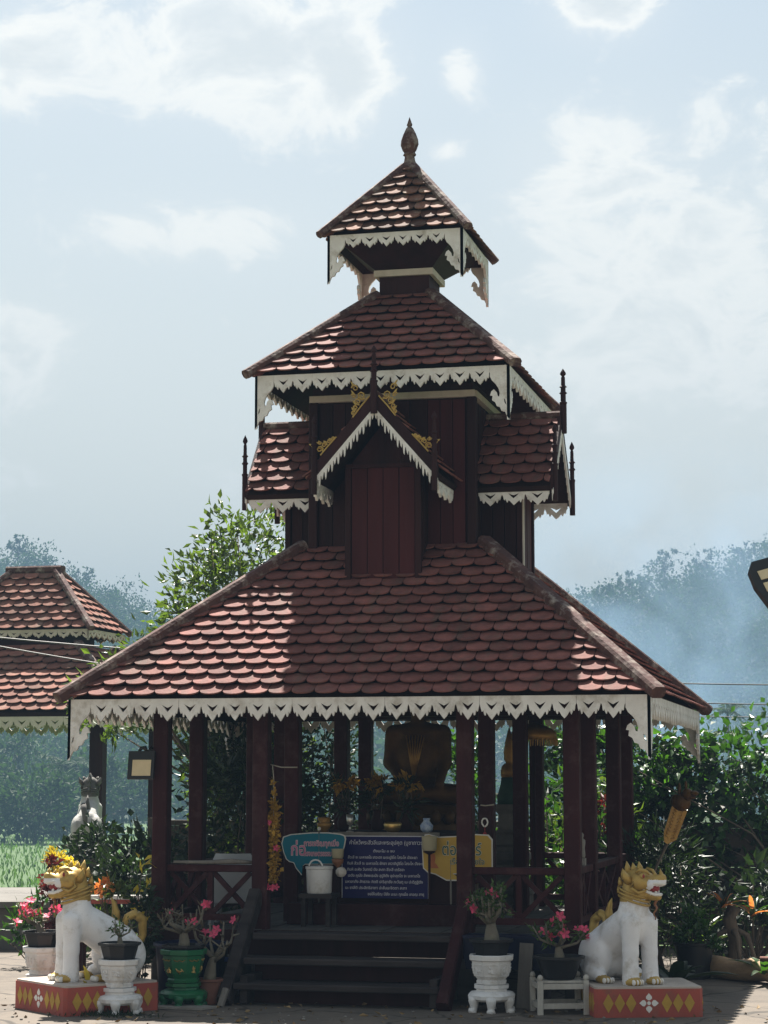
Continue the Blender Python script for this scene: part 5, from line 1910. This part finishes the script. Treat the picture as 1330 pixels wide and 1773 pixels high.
# plastic chair behind left railing
ch = thing('plastic_chair', 'pale grey plastic chair behind the left railing', 'chair', (-1.04, -1.20, FLOOR_Z), R(10))
bk = MB()
vs, fs = [], []
for i in range(9):
    u = -1 + i / 4
    for j in range(6):
        z = .16 + .07 * j
        w = .17 * (1 if j < 4 else (.94 if j == 4 else .74))
        vs.append((u * w, -.10 + .06 * u * u - .012 * j, z))
for i in range(8):
    for j in range(5):
        fs.append((i * 6 + j, (i + 1) * 6 + j, (i + 1) * 6 + j + 1, i * 6 + j + 1))
bk.add(vs, fs)
n_ = len(vs)
bk.add([(x, y + .012, z) for x, y, z in vs], [f[::-1] for f in fs])
bk.obj('backrest', 'grey_plastic', ch, True)
MB().box((0, .07, .165), (.32, .32, .02)).obj('seat', 'grey_plastic', ch)
for sx in (-1, 1):
    for sy in (-1, 1):
        MB().beam((sx * .13, .07 + sy * .13, .155), (sx * .16, .07 + sy * .16, 0), .03, .03).obj('leg', 'grey_plastic', ch)

# ------------------------------------------------------------------ altar and its furnishings
al = thing('altar_table', 'dark maroon altar table behind the navy banner', 'table', (0, -.42, FLOOR_Z))
MB().box((0, 0, .635), (1.30, .80, .035)).obj('table_top', 'stair', al)
MB().box((0, -.405, .642), (.80, .012, .028)).obj('edging', 'wood_grey', al)
MB().box((0, -.36, .30), (1.22, .03, .58)).obj('front_panel', 'maroon_dark', al)
for sx in (-.6, .6):
    for sy in (-.36, .36):
        MB().beam((sx, sy, 0), (sx, sy, .615), .06, .06).obj('leg', 'maroon_dark', al)
MB().box((0, -.56, .075), (1.36, .20, .15)).obj('step', 'maroon', al)


def text_mesh(name, body, size, material, parent, loc, squeeze=1.0, align='LEFT', off=0.0):
    cu = bpy.data.curves.new(name, 'FONT')
    cu.body = body
    cu.size = size
    cu.align_x = align
    cu.extrude = .0006
    cu.offset = off
    cu.resolution_u = 2
    tmp = bpy.data.objects.new(name, cu)
    COL.objects.link(tmp)
    dg = bpy.context.evaluated_depsgraph_get()
    me = bpy.data.meshes.new_from_object(tmp.evaluated_get(dg))
    bpy.data.objects.remove(tmp)
    me.materials.clear()
    me.materials.append(M[material])
    o = link(name, me, parent)
    o.location = loc
    o.rotation_euler = (PI / 2, 0, 0)
    o.scale = (squeeze, 1, 1)
    return o


bn = thing('prayer_banner', 'navy vinyl banner with white Thai prayer hung before the altar', 'banner', (0, -.86, 0))
MB().box((0, 0, .865), (.648, .004, .45)).obj('sheet', 'banner', bn)
MB().box((0, -.003, 1.088), (.648, .004, .006)).obj('border', 'banner_ink', bn)
for s in (-1, 1):
    MB().box((s * .3225, -.003, .863), (.004, .004, .444)).obj('border', 'banner_ink', bn)
lines = [('คำไหว้พระสีวลีและพระอุปคุต (บูชาถาวร)', .040, 1.028, -.27, .56), ('ตั้งนะโม ๓ จบ', .026, .972, -.09, .16), ('สีวะลี จะ มะหาเถโร เทวะตา นะระปูชิโต โสระโห ปัจจะยา', .028, .926, -.28, .52),
         ('ทิมหิ สีวะลี จะ มะหาเถโร ยักขา เทวาภิปูชิโต โสระโห ปัจจะยา', .028, .882, -.285, .58), ('ทิมหิ อะหัง วันทามิ ตัง สะทา สีวะลี เถรัสสะ', .028, .838, -.285, .43),
         ('เอตัง คุณัง สัพพะธะนัง สุปูชิตัง อุปะคุตโต จะ มะหาเถโร', .028, .794, -.28, .54), ('มหาลาภัง สัทธาจะ กิตติ ปะริสุทธัง ภะวันตุ เม ปะติฏฐิตัง', .028, .750, -.30, .58),
         ('นะ ชาลีติ ประสิทธิลาภา ปะสันนะจิตตา สะทา', .028, .706, -.30, .46), ('ขอให้เจริญ ปิยัง มะมะ ทุกเมื่อ เทอญ สาธุ', .028, .662, -.13, .42)]
for body_, size, z, x, wid in lines:
    o = text_mesh('lettering', body_, size, 'banner_ink', bn, (x, -.0035, z), 1.0, off=.0003)
    xs_ = [v.co.x for v in o.data.vertices]
    if xs_:
        o.scale = (wid / max(max(xs_) - min(xs_), .01), 1, 1)


def bubble(root, outline, y, material):
    cx = sum(p[0] for p in outline) / len(outline)
    cz = sum(p[1] for p in outline) / len(outline)
    MB().prism(outline, (0, y, 0), (1, 0, 0), (0, 0, 1), .006).obj('edge', 'sign_edge', root)
    ins = [(cx + (x - cx) * .965, cz + (z - cz) * .945) for x, z in outline]
    MB().prism(ins, (0, y - .003, 0), (1, 0, 0), (0, 0, 1), .003).obj('face', material, root)


sg = thing('teal_sign', 'teal speech bubble sign with pink Thai lettering left of the banner', 'sign', (-.50, -.97, 0))
k = .000478
ol = [(130, 200), (250, 160), (600, 130), (850, 130), (1050, 150), (1115, 175), (1130, 225), (1110, 330), (1082, 430), (1060, 560), (1000, 610), (480, 618), (440, 650), (430, 785), (340, 680), (300, 595), (230, 580), (180, 540), (135, 430), (105, 300)]
ol = [((x - 640) * k, 1.116 - (z - 130) * k) for x, z in ol][::-1]
bubble(sg, ol, 0, 'teal')
for mt_, off, yy in (('sign_edge', .0042, -.0045), ('pink_print', .0006, -.0065)):
    o = text_mesh('lettering', 'ก่อ', .125, mt_, sg, (-.185, yy, .950), .82, off=off)
    o = text_mesh('lettering', 'การเจริญทุกเมื่อ', .055, mt_, sg, (-.085, yy, 1.018), .76, off=off * .6)
    o = text_mesh('lettering', 'ทรงเกษตรธรรม', .050, mt_, sg, (-.085, yy, .946), .66, off=off * .6)
MB().tube([(.03, .004, .46), (.03, .004, 1.13)], .008, 6).obj('stake', 'wood_grey', sg, True)
MB().ell((.03, .004, 1.142), (.014, .014, .014), 8, 6).obj('knob', 'sign_edge', sg, True)
sg = thing('yellow_sign', 'yellow speech bubble sign with dark green Thai lettering right of the banner', 'sign', (.56, -.97, 0))
ol = [(100, 230), (140, 150), (200, 145), (350, 185), (660, 170), (930, 140), (1120, 150), (1180, 220), (1180, 680), (1120, 725), (1000, 720), (560, 745), (655, 800), (640, 840), (470, 840), (300, 750), (180, 720), (110, 660), (90, 300)]
ol = [((x - 640) * k, 1.116 - (z - 130) * k) for x, z in ol][::-1]
bubble(sg, ol, 0, 'yellow')
for mt_, off, yy in (('sign_edge', .0034, -.0045), ('green_print', .0005, -.0065)):
    text_mesh('lettering', 'ต่อเบอร์', .115, mt_, sg, (-.115, yy, .960), .80, off=off)
    text_mesh('lettering', 'เรื่องสบายใจ', .055, mt_, sg, (-.055, yy, .895), .95, off=off * .5)
MB().prism([(-.205, .865), (-.135, .865), (-.150, .890), (-.165, .905), (-.160, .935), (-.165, .965), (-.185, .970), (-.205, .955), (-.205, .92), (-.215, .89)][::1], (0, -.0045, 0), (1, 0, 0), (0, 0, 1), .003).obj('printed_figure', 'orange_print', sg)
MB().tube([(-.05, .004, .46), (-.05, .004, .9)], .008, 6).obj('stake', 'wood_grey', sg, True)
o = tag(MB().lathe([(.030, 0), (.042, .01), (.045, .065), (.047, .07), (.042, .07), (.038, .02), (.01, .015)], 14).obj('cream_cup', 'cream_plastic', None, True), 'cream plastic cup at the corner of the teal sign', 'cup')
o.location = (-.31, -1.04, .93)
cs = thing('cup_stand', 'thin brown stand with crumpled white paper under the cream cup', 'stand', (-.31, -1.04, FLOOR_Z))
MB().tube([(0, 0, 0), (0, 0, .40)], .012, 6).obj('stem', 'maroon_dark', cs, True)
MB().lathe([(.0, .40), (.04, .44), (.045, .468), (.01, .468)], 9).obj('cradle', 'brown_paint', cs, True)
MB().ell((.03, -.02, .375), (.042, .03, .038), 7, 5).obj('paper', 'paper', cs)
o = tag(MB().lathe([(.042, 0), (.052, .01), (.056, .10), (.058, .105), (.052, .105), (.048, .02), (.01, .015)], 12).obj('pale_cup', 'cream_plastic', None, True), 'pale cup hung over the yellow sign corner', 'cup')
o.location = (.37, -1.045, .99)
cs = thing('cup_stand', 'dark slim stand under the pale cup at the yellow sign', 'stand', (.37, -1.045, FLOOR_Z))
MB().tube([(0, 0, 0), (0, 0, .522)], .010, 6).obj('stem', 'maroon_dark', cs, True)
MB().lathe([(.0, .50), (.045, .522), (.045, .528), (.01, .528)], 9).obj('saucer', 'maroon_dark', cs, True)
# white pail on a dark stool
sl_ = thing('dark_stool', 'low dark stool under the white pail', 'stool', (-.405, -1.20, FLOOR_Z))
MB().box((0, 0, .215), (.24, .24, .03)).obj('seat', 'stair', sl_)
for sx in (-1, 1):
    for sy in (-1, 1):
        MB().beam((sx * .09, sy * .09, 0), (sx * .09, sy * .09, .20), .03, .03).obj('leg', 'stair', sl_)
pa = thing('white_pail', 'white plastic pail with handle on the dark stool', 'pail', (-.405, -1.20, FLOOR_Z + .23))
MB().lathe([(.083, 0), (.088, .006), (.094, .17), (.100, .175), (.100, .19), (.094, .192), (.088, .185), (.084, .02), (.01, .015)], 22).obj('bucket', 'pot_white', pa, 'auto')
MB().tube([(-.05 * math.cos(a) * 1.0, -.09 - .01, .19 + .05 * math.sin(a)) for a in [PI * i / 8 for i in range(9)]], .006, 6).obj('handle', 'pot_white', pa, True)
# seated statue
bp = thing('lotus_pedestal', 'dark gilded lotus pedestal under the seated statue', 'pedestal', (0, .28, FLOOR_Z))
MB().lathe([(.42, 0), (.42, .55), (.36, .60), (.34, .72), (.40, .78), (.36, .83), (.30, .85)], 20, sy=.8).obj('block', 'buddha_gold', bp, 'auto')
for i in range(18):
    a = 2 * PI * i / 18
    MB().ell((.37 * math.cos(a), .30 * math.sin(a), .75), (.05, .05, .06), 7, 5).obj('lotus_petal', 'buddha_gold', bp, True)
bu = thing('seated_statue', 'large tarnished gold seated statue in the shrine', 'statue', (0, .28, FLOOR_Z + .85))
pr = [('e', (0, 0, .36), (.185, .12, .27), None, 0), ('e', (0, 0, .12), (.20, .16, .12), None, 0), ('e', (0, .01, .56), (.235, .09, .08), None, 0), ('c', (0, 0, .60), (0, -.01, .70), .055, .05, 0),
      ('e', (0, -.012, .79), (.078, .085, .105), None, 0), ('e', (0, .0, .90), (.045, .045, .05), None, 0), ('c', (0, 0, .93), (0, 0, 1.0), .02, .004, 0), ('e', (0, -.095, .77), (.014, .02, .025), None, 0)]
for s in (-1, 1):
    pr += [('c', (.20 * s, 0, .55), (.215 * s, -.03, .32), .066, .058, 0), ('c', (.215 * s, -.03, .32), (.08 * s if s < 0 else .20, -.17, .15), .048, .036, 0), ('c', (.08 * s, -.02, .08), (.32 * s, -.08, .075), .10, .075, 0),
           ('c', (.32 * s, -.08, .07), (-.05 * s, -.19, .06 + (.03 if s > 0 else 0)), .068, .045, 0), ('e', (.085 * s, .0, .77), (.012, .018, .05), None, 0)]
pr += [('c', (-.06, -.19, .145), (.06, -.21, .135), .03, .02, 0)]
vs, qs, gr_ = sdf_mesh(pr, (-.45, -.32, -.02), (.45, .2, 1.04), .016, .03)
mb = MB()
mb.v = [tuple(v) for v in vs]
mb.f = [tuple(q_) for q_ in qs]
mb.m = [0] * len(qs)
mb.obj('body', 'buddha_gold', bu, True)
sa = MB()
for i in range(7):
    a = -.55 + i * .18
    sa.tube([(-.01 + .02 * math.sin(a), -.118, .22), (.07 * math.sin(a), -.135, .36), (.14 * math.sin(a), -.10, .53)], [.004, .007, .005], 5)
sa.obj('robe_pleats', 'gold_dark', bu, True)


def vase(name, label, loc, prof, material, n=14, cat='vase'):
    return tag_loc(MB().lathe(prof, n).obj(name, material, None, True), label, cat, loc)


def tag_loc(o, label, cat, loc):
    o.location = loc
    return tag(o, label, cat)


TZ = FLOOR_Z + .653
for i, (x, y, hh, lb, lb2) in enumerate(((-.42, -.42, .30, 'dark vase holding yellow flowers on the altar left side', 'yellow altar flowers on the left'),
                                         (-.19, -.30, .27, 'dark vase holding yellow flowers left of the statue knee', 'yellow altar flowers beside the statue knee'),
                                         (.06, -.42, .30, 'dark vase holding yellow flowers before the seated statue', 'yellow altar flowers in front of the seated statue'))):
    vase('flower_vase', lb, (x, y, TZ), [(.035, 0), (.05, .02), (.055, .07), (.03, .13), (.038, .16), (.03, .16), (.02, .10), (.005, .08)], 'maroon_dark')
    bush('altar_flowers', lb2, (x, y, TZ + .09), [((0, 0, .24), (.11, .09, .06)), ((0, 0, .12), (.09, .08, .08))], 150, .07, .02, 'leaf_dark', 120 + i, 8, .004, 'flower')
    fy = bpy.data.objects[-1] if False else None
    bush('yellow_blossoms', lb2 + ', the blossom heads', (x, y, TZ + .24), [((0, 0, .12), (.10, .08, .035))], 110, .05, .03, 'petal_yellow', 130 + i, 6, .003, 'flower')
vase('silver_goblet', 'tall silver goblet on the altar edge', (-.30, -.72, TZ), [(.03, 0), (.03, .006), (.008, .012), (.008, .05), (.024, .06), (.027, .13), (.024, .13), (.02, .07), (.004, .065)], 'silver', 14, 'goblet')
vase('porcelain_vase', 'blue and white porcelain vase on the altar edge', (.28, -.72, TZ), [(.025, 0), (.045, .02), (.05, .05), (.022, .085), (.028, .105), (.022, .105), (.015, .09), (.005, .08)], 'ceramic')
vase('offering_bowl', 'dark stacked offering bowl at the altar left end', (-.50, -.70, TZ), [(.03, 0), (.03, .02), (.055, .04), (.06, .065), (.035, .07), (.05, .09), (.05, .105), (.02, .11)], 'gold_dark', 14, 'bowl')
vase('incense_bowl', 'dark incense bowl in the middle of the altar', (.02, -.70, TZ), [(.04, 0), (.06, .02), (.07, .06), (.06, .075), (.05, .07), (.03, .06), (.005, .06)], 'brass', 14, 'bowl')
# tiered stone pedestal, small figure and parasol
pd = thing('tiered_pedestal', 'grey tiered stone pedestal inside the shrine on the right', 'pedestal', (.60, 1.0, FLOOR_Z), R(4))
MB().lathe([(.30, 0), (.30, .04), (.24, .05), (.24, .12), (.28, .13), (.28, .16), (.20, .18), (.16, .36), (.22, .40), (.22, .45), (.14, .46), (.14, .50), (.19, .52), (.15, .60), (.17, .62), (.13, .64), (.12, .76), (.16, .80), (.16, .84), (.02, .84)],
           4, ph=PI / 4).obj('tiers', 'stone', pd)
fg_ = thing('standing_figure', 'small standing figure with tall gold hat and green robe on the stone pedestal', 'figurine', (.60, 1.0, FLOOR_Z + .84))
MB().lathe([(.10, 0), (.105, .06), (.075, .16), (.068, .22)], 12).obj('robe', 'robe_green', fg_, True)
MB().lathe([(.068, .215), (.075, .26), (.062, .31), (.03, .335), (.045, .36), (.045, .40), (.05, .41), (.035, .50), (.015, .58), (.003, .62)], 12).obj('torso', 'gold_dark', fg_, True)
um = thing('ceremonial_parasol', 'dark fringed ceremonial parasol over the small standing figure', 'parasol', (.80, 1.02, FLOOR_Z))
MB().tube([(0, 0, 0), (0, 0, 1.45)], .012, 6).obj('pole', 'maroon_dark', um, True)
MB().lathe([(.19, 1.36), (.185, 1.42), (.14, 1.45), (.06, 1.485), (.01, 1.50)], 18).obj('canopy', 'gold_dark', um, True)
fr = MB()
for i in range(30):
    a = 2 * PI * i / 30
    fr.tube([(.188 * math.cos(a), .188 * math.sin(a), 1.365), (.19 * math.cos(a), .19 * math.sin(a), 1.31)], [.008, .004], 4)
fr.obj('fringe', 'gold_dark', um)
# garland on the left stair post
ga = thing('flower_garland', 'long yellow flower garland hung beside the left stair post', 'garland', (-.645, -1.56, 0))
MB().tube([(-.01, 0, 1.60), (0, 0, 1.50), (0, 0, .72)], .004, 5).obj('string', 'rope', ga, True)
MB().tube([(-.03, .02, 1.605), (.05, .02, 1.585), (.16, .05, 1.585)], .005, 5).obj('tie', 'rope', ga, True)
rg = np.random.default_rng(77)
n = 620
zz = rg.uniform(.78, 1.34, n)
P = np.stack([rg.normal(0, .019, n), rg.normal(0, .019, n), zz], 1)
leaf_cloud(MB(), P, rg.normal(size=(n, 3)), .034, .024, seed=6).obj('yellow_blossoms', 'petal_yellow', ga)
P = np.stack([rg.normal(0, .006, 60), rg.normal(0, .006, 60), rg.uniform(1.32, 1.5, 60)], 1)
leaf_cloud(MB(), P, rg.normal(size=(60, 3)), .025, .018, seed=7).obj('upper_blossoms', 'petal_yellow', ga)
for z, dx in ((1.20, -.02), (1.02, .028), (.745, 0), (.752, -.03), (.75, .03)):
    f = link('blossom', FLOWER, ga)
    f.location = (dx, -.03, z)
    f.rotation_euler = (1.4, 0, dx * 20)
    f.scale = (.75,) * 3
# ring with red tassel on the inner post
rn = thing('ring_charm', 'small white ring with red tassel hung on the inner right post', 'charm', (.735, -.83, 1.19))
MB().tube([(.022 * math.sin(a) * (1 - .4 * math.cos(a / 2) ** 8), 0, .03 * -math.cos(a)) for a in [2 * PI * i / 16 for i in range(17)]], .006, 6).obj('ring', 'pure_white', rn, True)
MB().tube([(0, 0, -.03), (0, 0, -.075)], .003, 5).obj('thread', 'tassel_red', rn)
MB().lathe([(.016, -.13), (.020, -.10), (.012, -.075), (.002, -.065)], 8).obj('tassel', 'tassel_red', rn, True)
o = tag(MB().tube([(.70, -.80, 1.315), (.735, -.802, 1.31), (.80, -.79, 1.318)], .006, 5).obj('tied_rope', 'rope', None, True), 'pale rope tied round the inner right post', 'rope')

# ------------------------------------------------------------------ carved ornament on the right and street lamp
pp_ = pix(1163, 1440, 16.3)
ob = thing('carved_ornament', 'gilded carved board with animal head hanging in front of the vine hedge', 'ornament', (pp_.x, pp_.y, pp_.z), YAW)
tilt = Matrix.Rotation(R(20), 3, 'Y')
bd = MB()
bd.prism([(-.055, -.02), (-.03, -.09), (.0, -.10), (.055, -.045), (.062, .19), (-.06, .19)], (0, 0, 0), (1, 0, 0), (0, 0, 1), .03)
bd.v = [tuple(tilt @ V(p)) for p in bd.v]
bd.obj('board', 'gold_dark', ob)
cv = MB()
for i in range(9):
    for s in (-1, 1):
        z = -.05 + i * .026
        cv.tube([(s * .012, -.004, z), (s * .036, -.007, z + .012), (s * .026, -.004, z + .024)], [.004, .006, .003], 5)
cv.v = [tuple(tilt @ V(p)) for p in cv.v]
cv.obj('carving', 'gold_dark', ob)
hd = MB()
for c, r in (((.0, .01, .24), (.075, .06, .07)), ((.02, -.02, .31), (.05, .045, .05)), ((.06, -.04, .335), (.04, .03, .022)), ((.055, -.04, .30), (.035, .025, .014)), ((-.04, .02, .23), (.045, .05, .06)), ((-.01, .0, .37), (.012, .012, .04)), ((-.05, .0, .33), (.015, .015, .05))):
    hd.ell(tilt @ V(c), r, 9, 7)
hd.obj('animal_head', 'buddha_gold', ob, True)
MB().tube([tilt @ V((0, .03, -.1)), tilt @ V((-.04, .05, -.5)), V((-.06, .05, .0 - pp_.z))], .014, 6).obj('pole', 'bark', ob, True)

lp = pix(1340, 1005, 13.0)
la = thing('street_lamp', 'dark street lamp head with two beige panels at the right edge', 'lamp', (0, 0, 0))
fw = V((math.cos(YAW), math.sin(YAW), 0))
sd2 = V((-math.sin(YAW), math.cos(YAW), 0))
lampbox = MB()
rot = Matrix.Rotation(YAW, 3, 'Z') @ Matrix.Rotation(R(62), 3, 'X') @ Matrix.Rotation(R(18), 3, 'Z')
olp = [(-.095, -.17), (.30, -.17), (.34, -.12), (.34, .12), (.30, .17), (-.075, .17), (-.115, .12), (-.125, .0)]
mm = MB()
mm.prism(olp, (0, 0, 0), (1, 0, 0), (0, 1, 0), .05)
mm.v = [tuple(rot @ V(p) + lp) for p in mm.v]
mm.obj('housing', 'black_paint', la)
for v0 in (.06, -.03):
    mm = MB()
    mm.prism([(-.07, v0 - .032), (.26, v0 - .032), (.26, v0 + .032), (-.07, v0 + .032)], (0, 0, .006), (1, 0, 0), (0, 1, 0), .006)
    mm.v = [tuple(rot @ V(p) + lp) for p in mm.v]
    mm.obj('led_panel', 'led', la)
e = lp + rot @ V((.34, 0, -.03))
MB().tube([e, e + fw * .3 + V((0, 0, .02)), e + fw * .8 + V((0, 0, -.05))], .03, 8).obj('arm', 'grey_plastic', la, True)
b_ = e + fw * .8
MB().tube([(b_.x, b_.y, 0), (b_.x, b_.y, b_.z + .1)], .045, 10).obj('pole', 'grey_plastic', la, True)
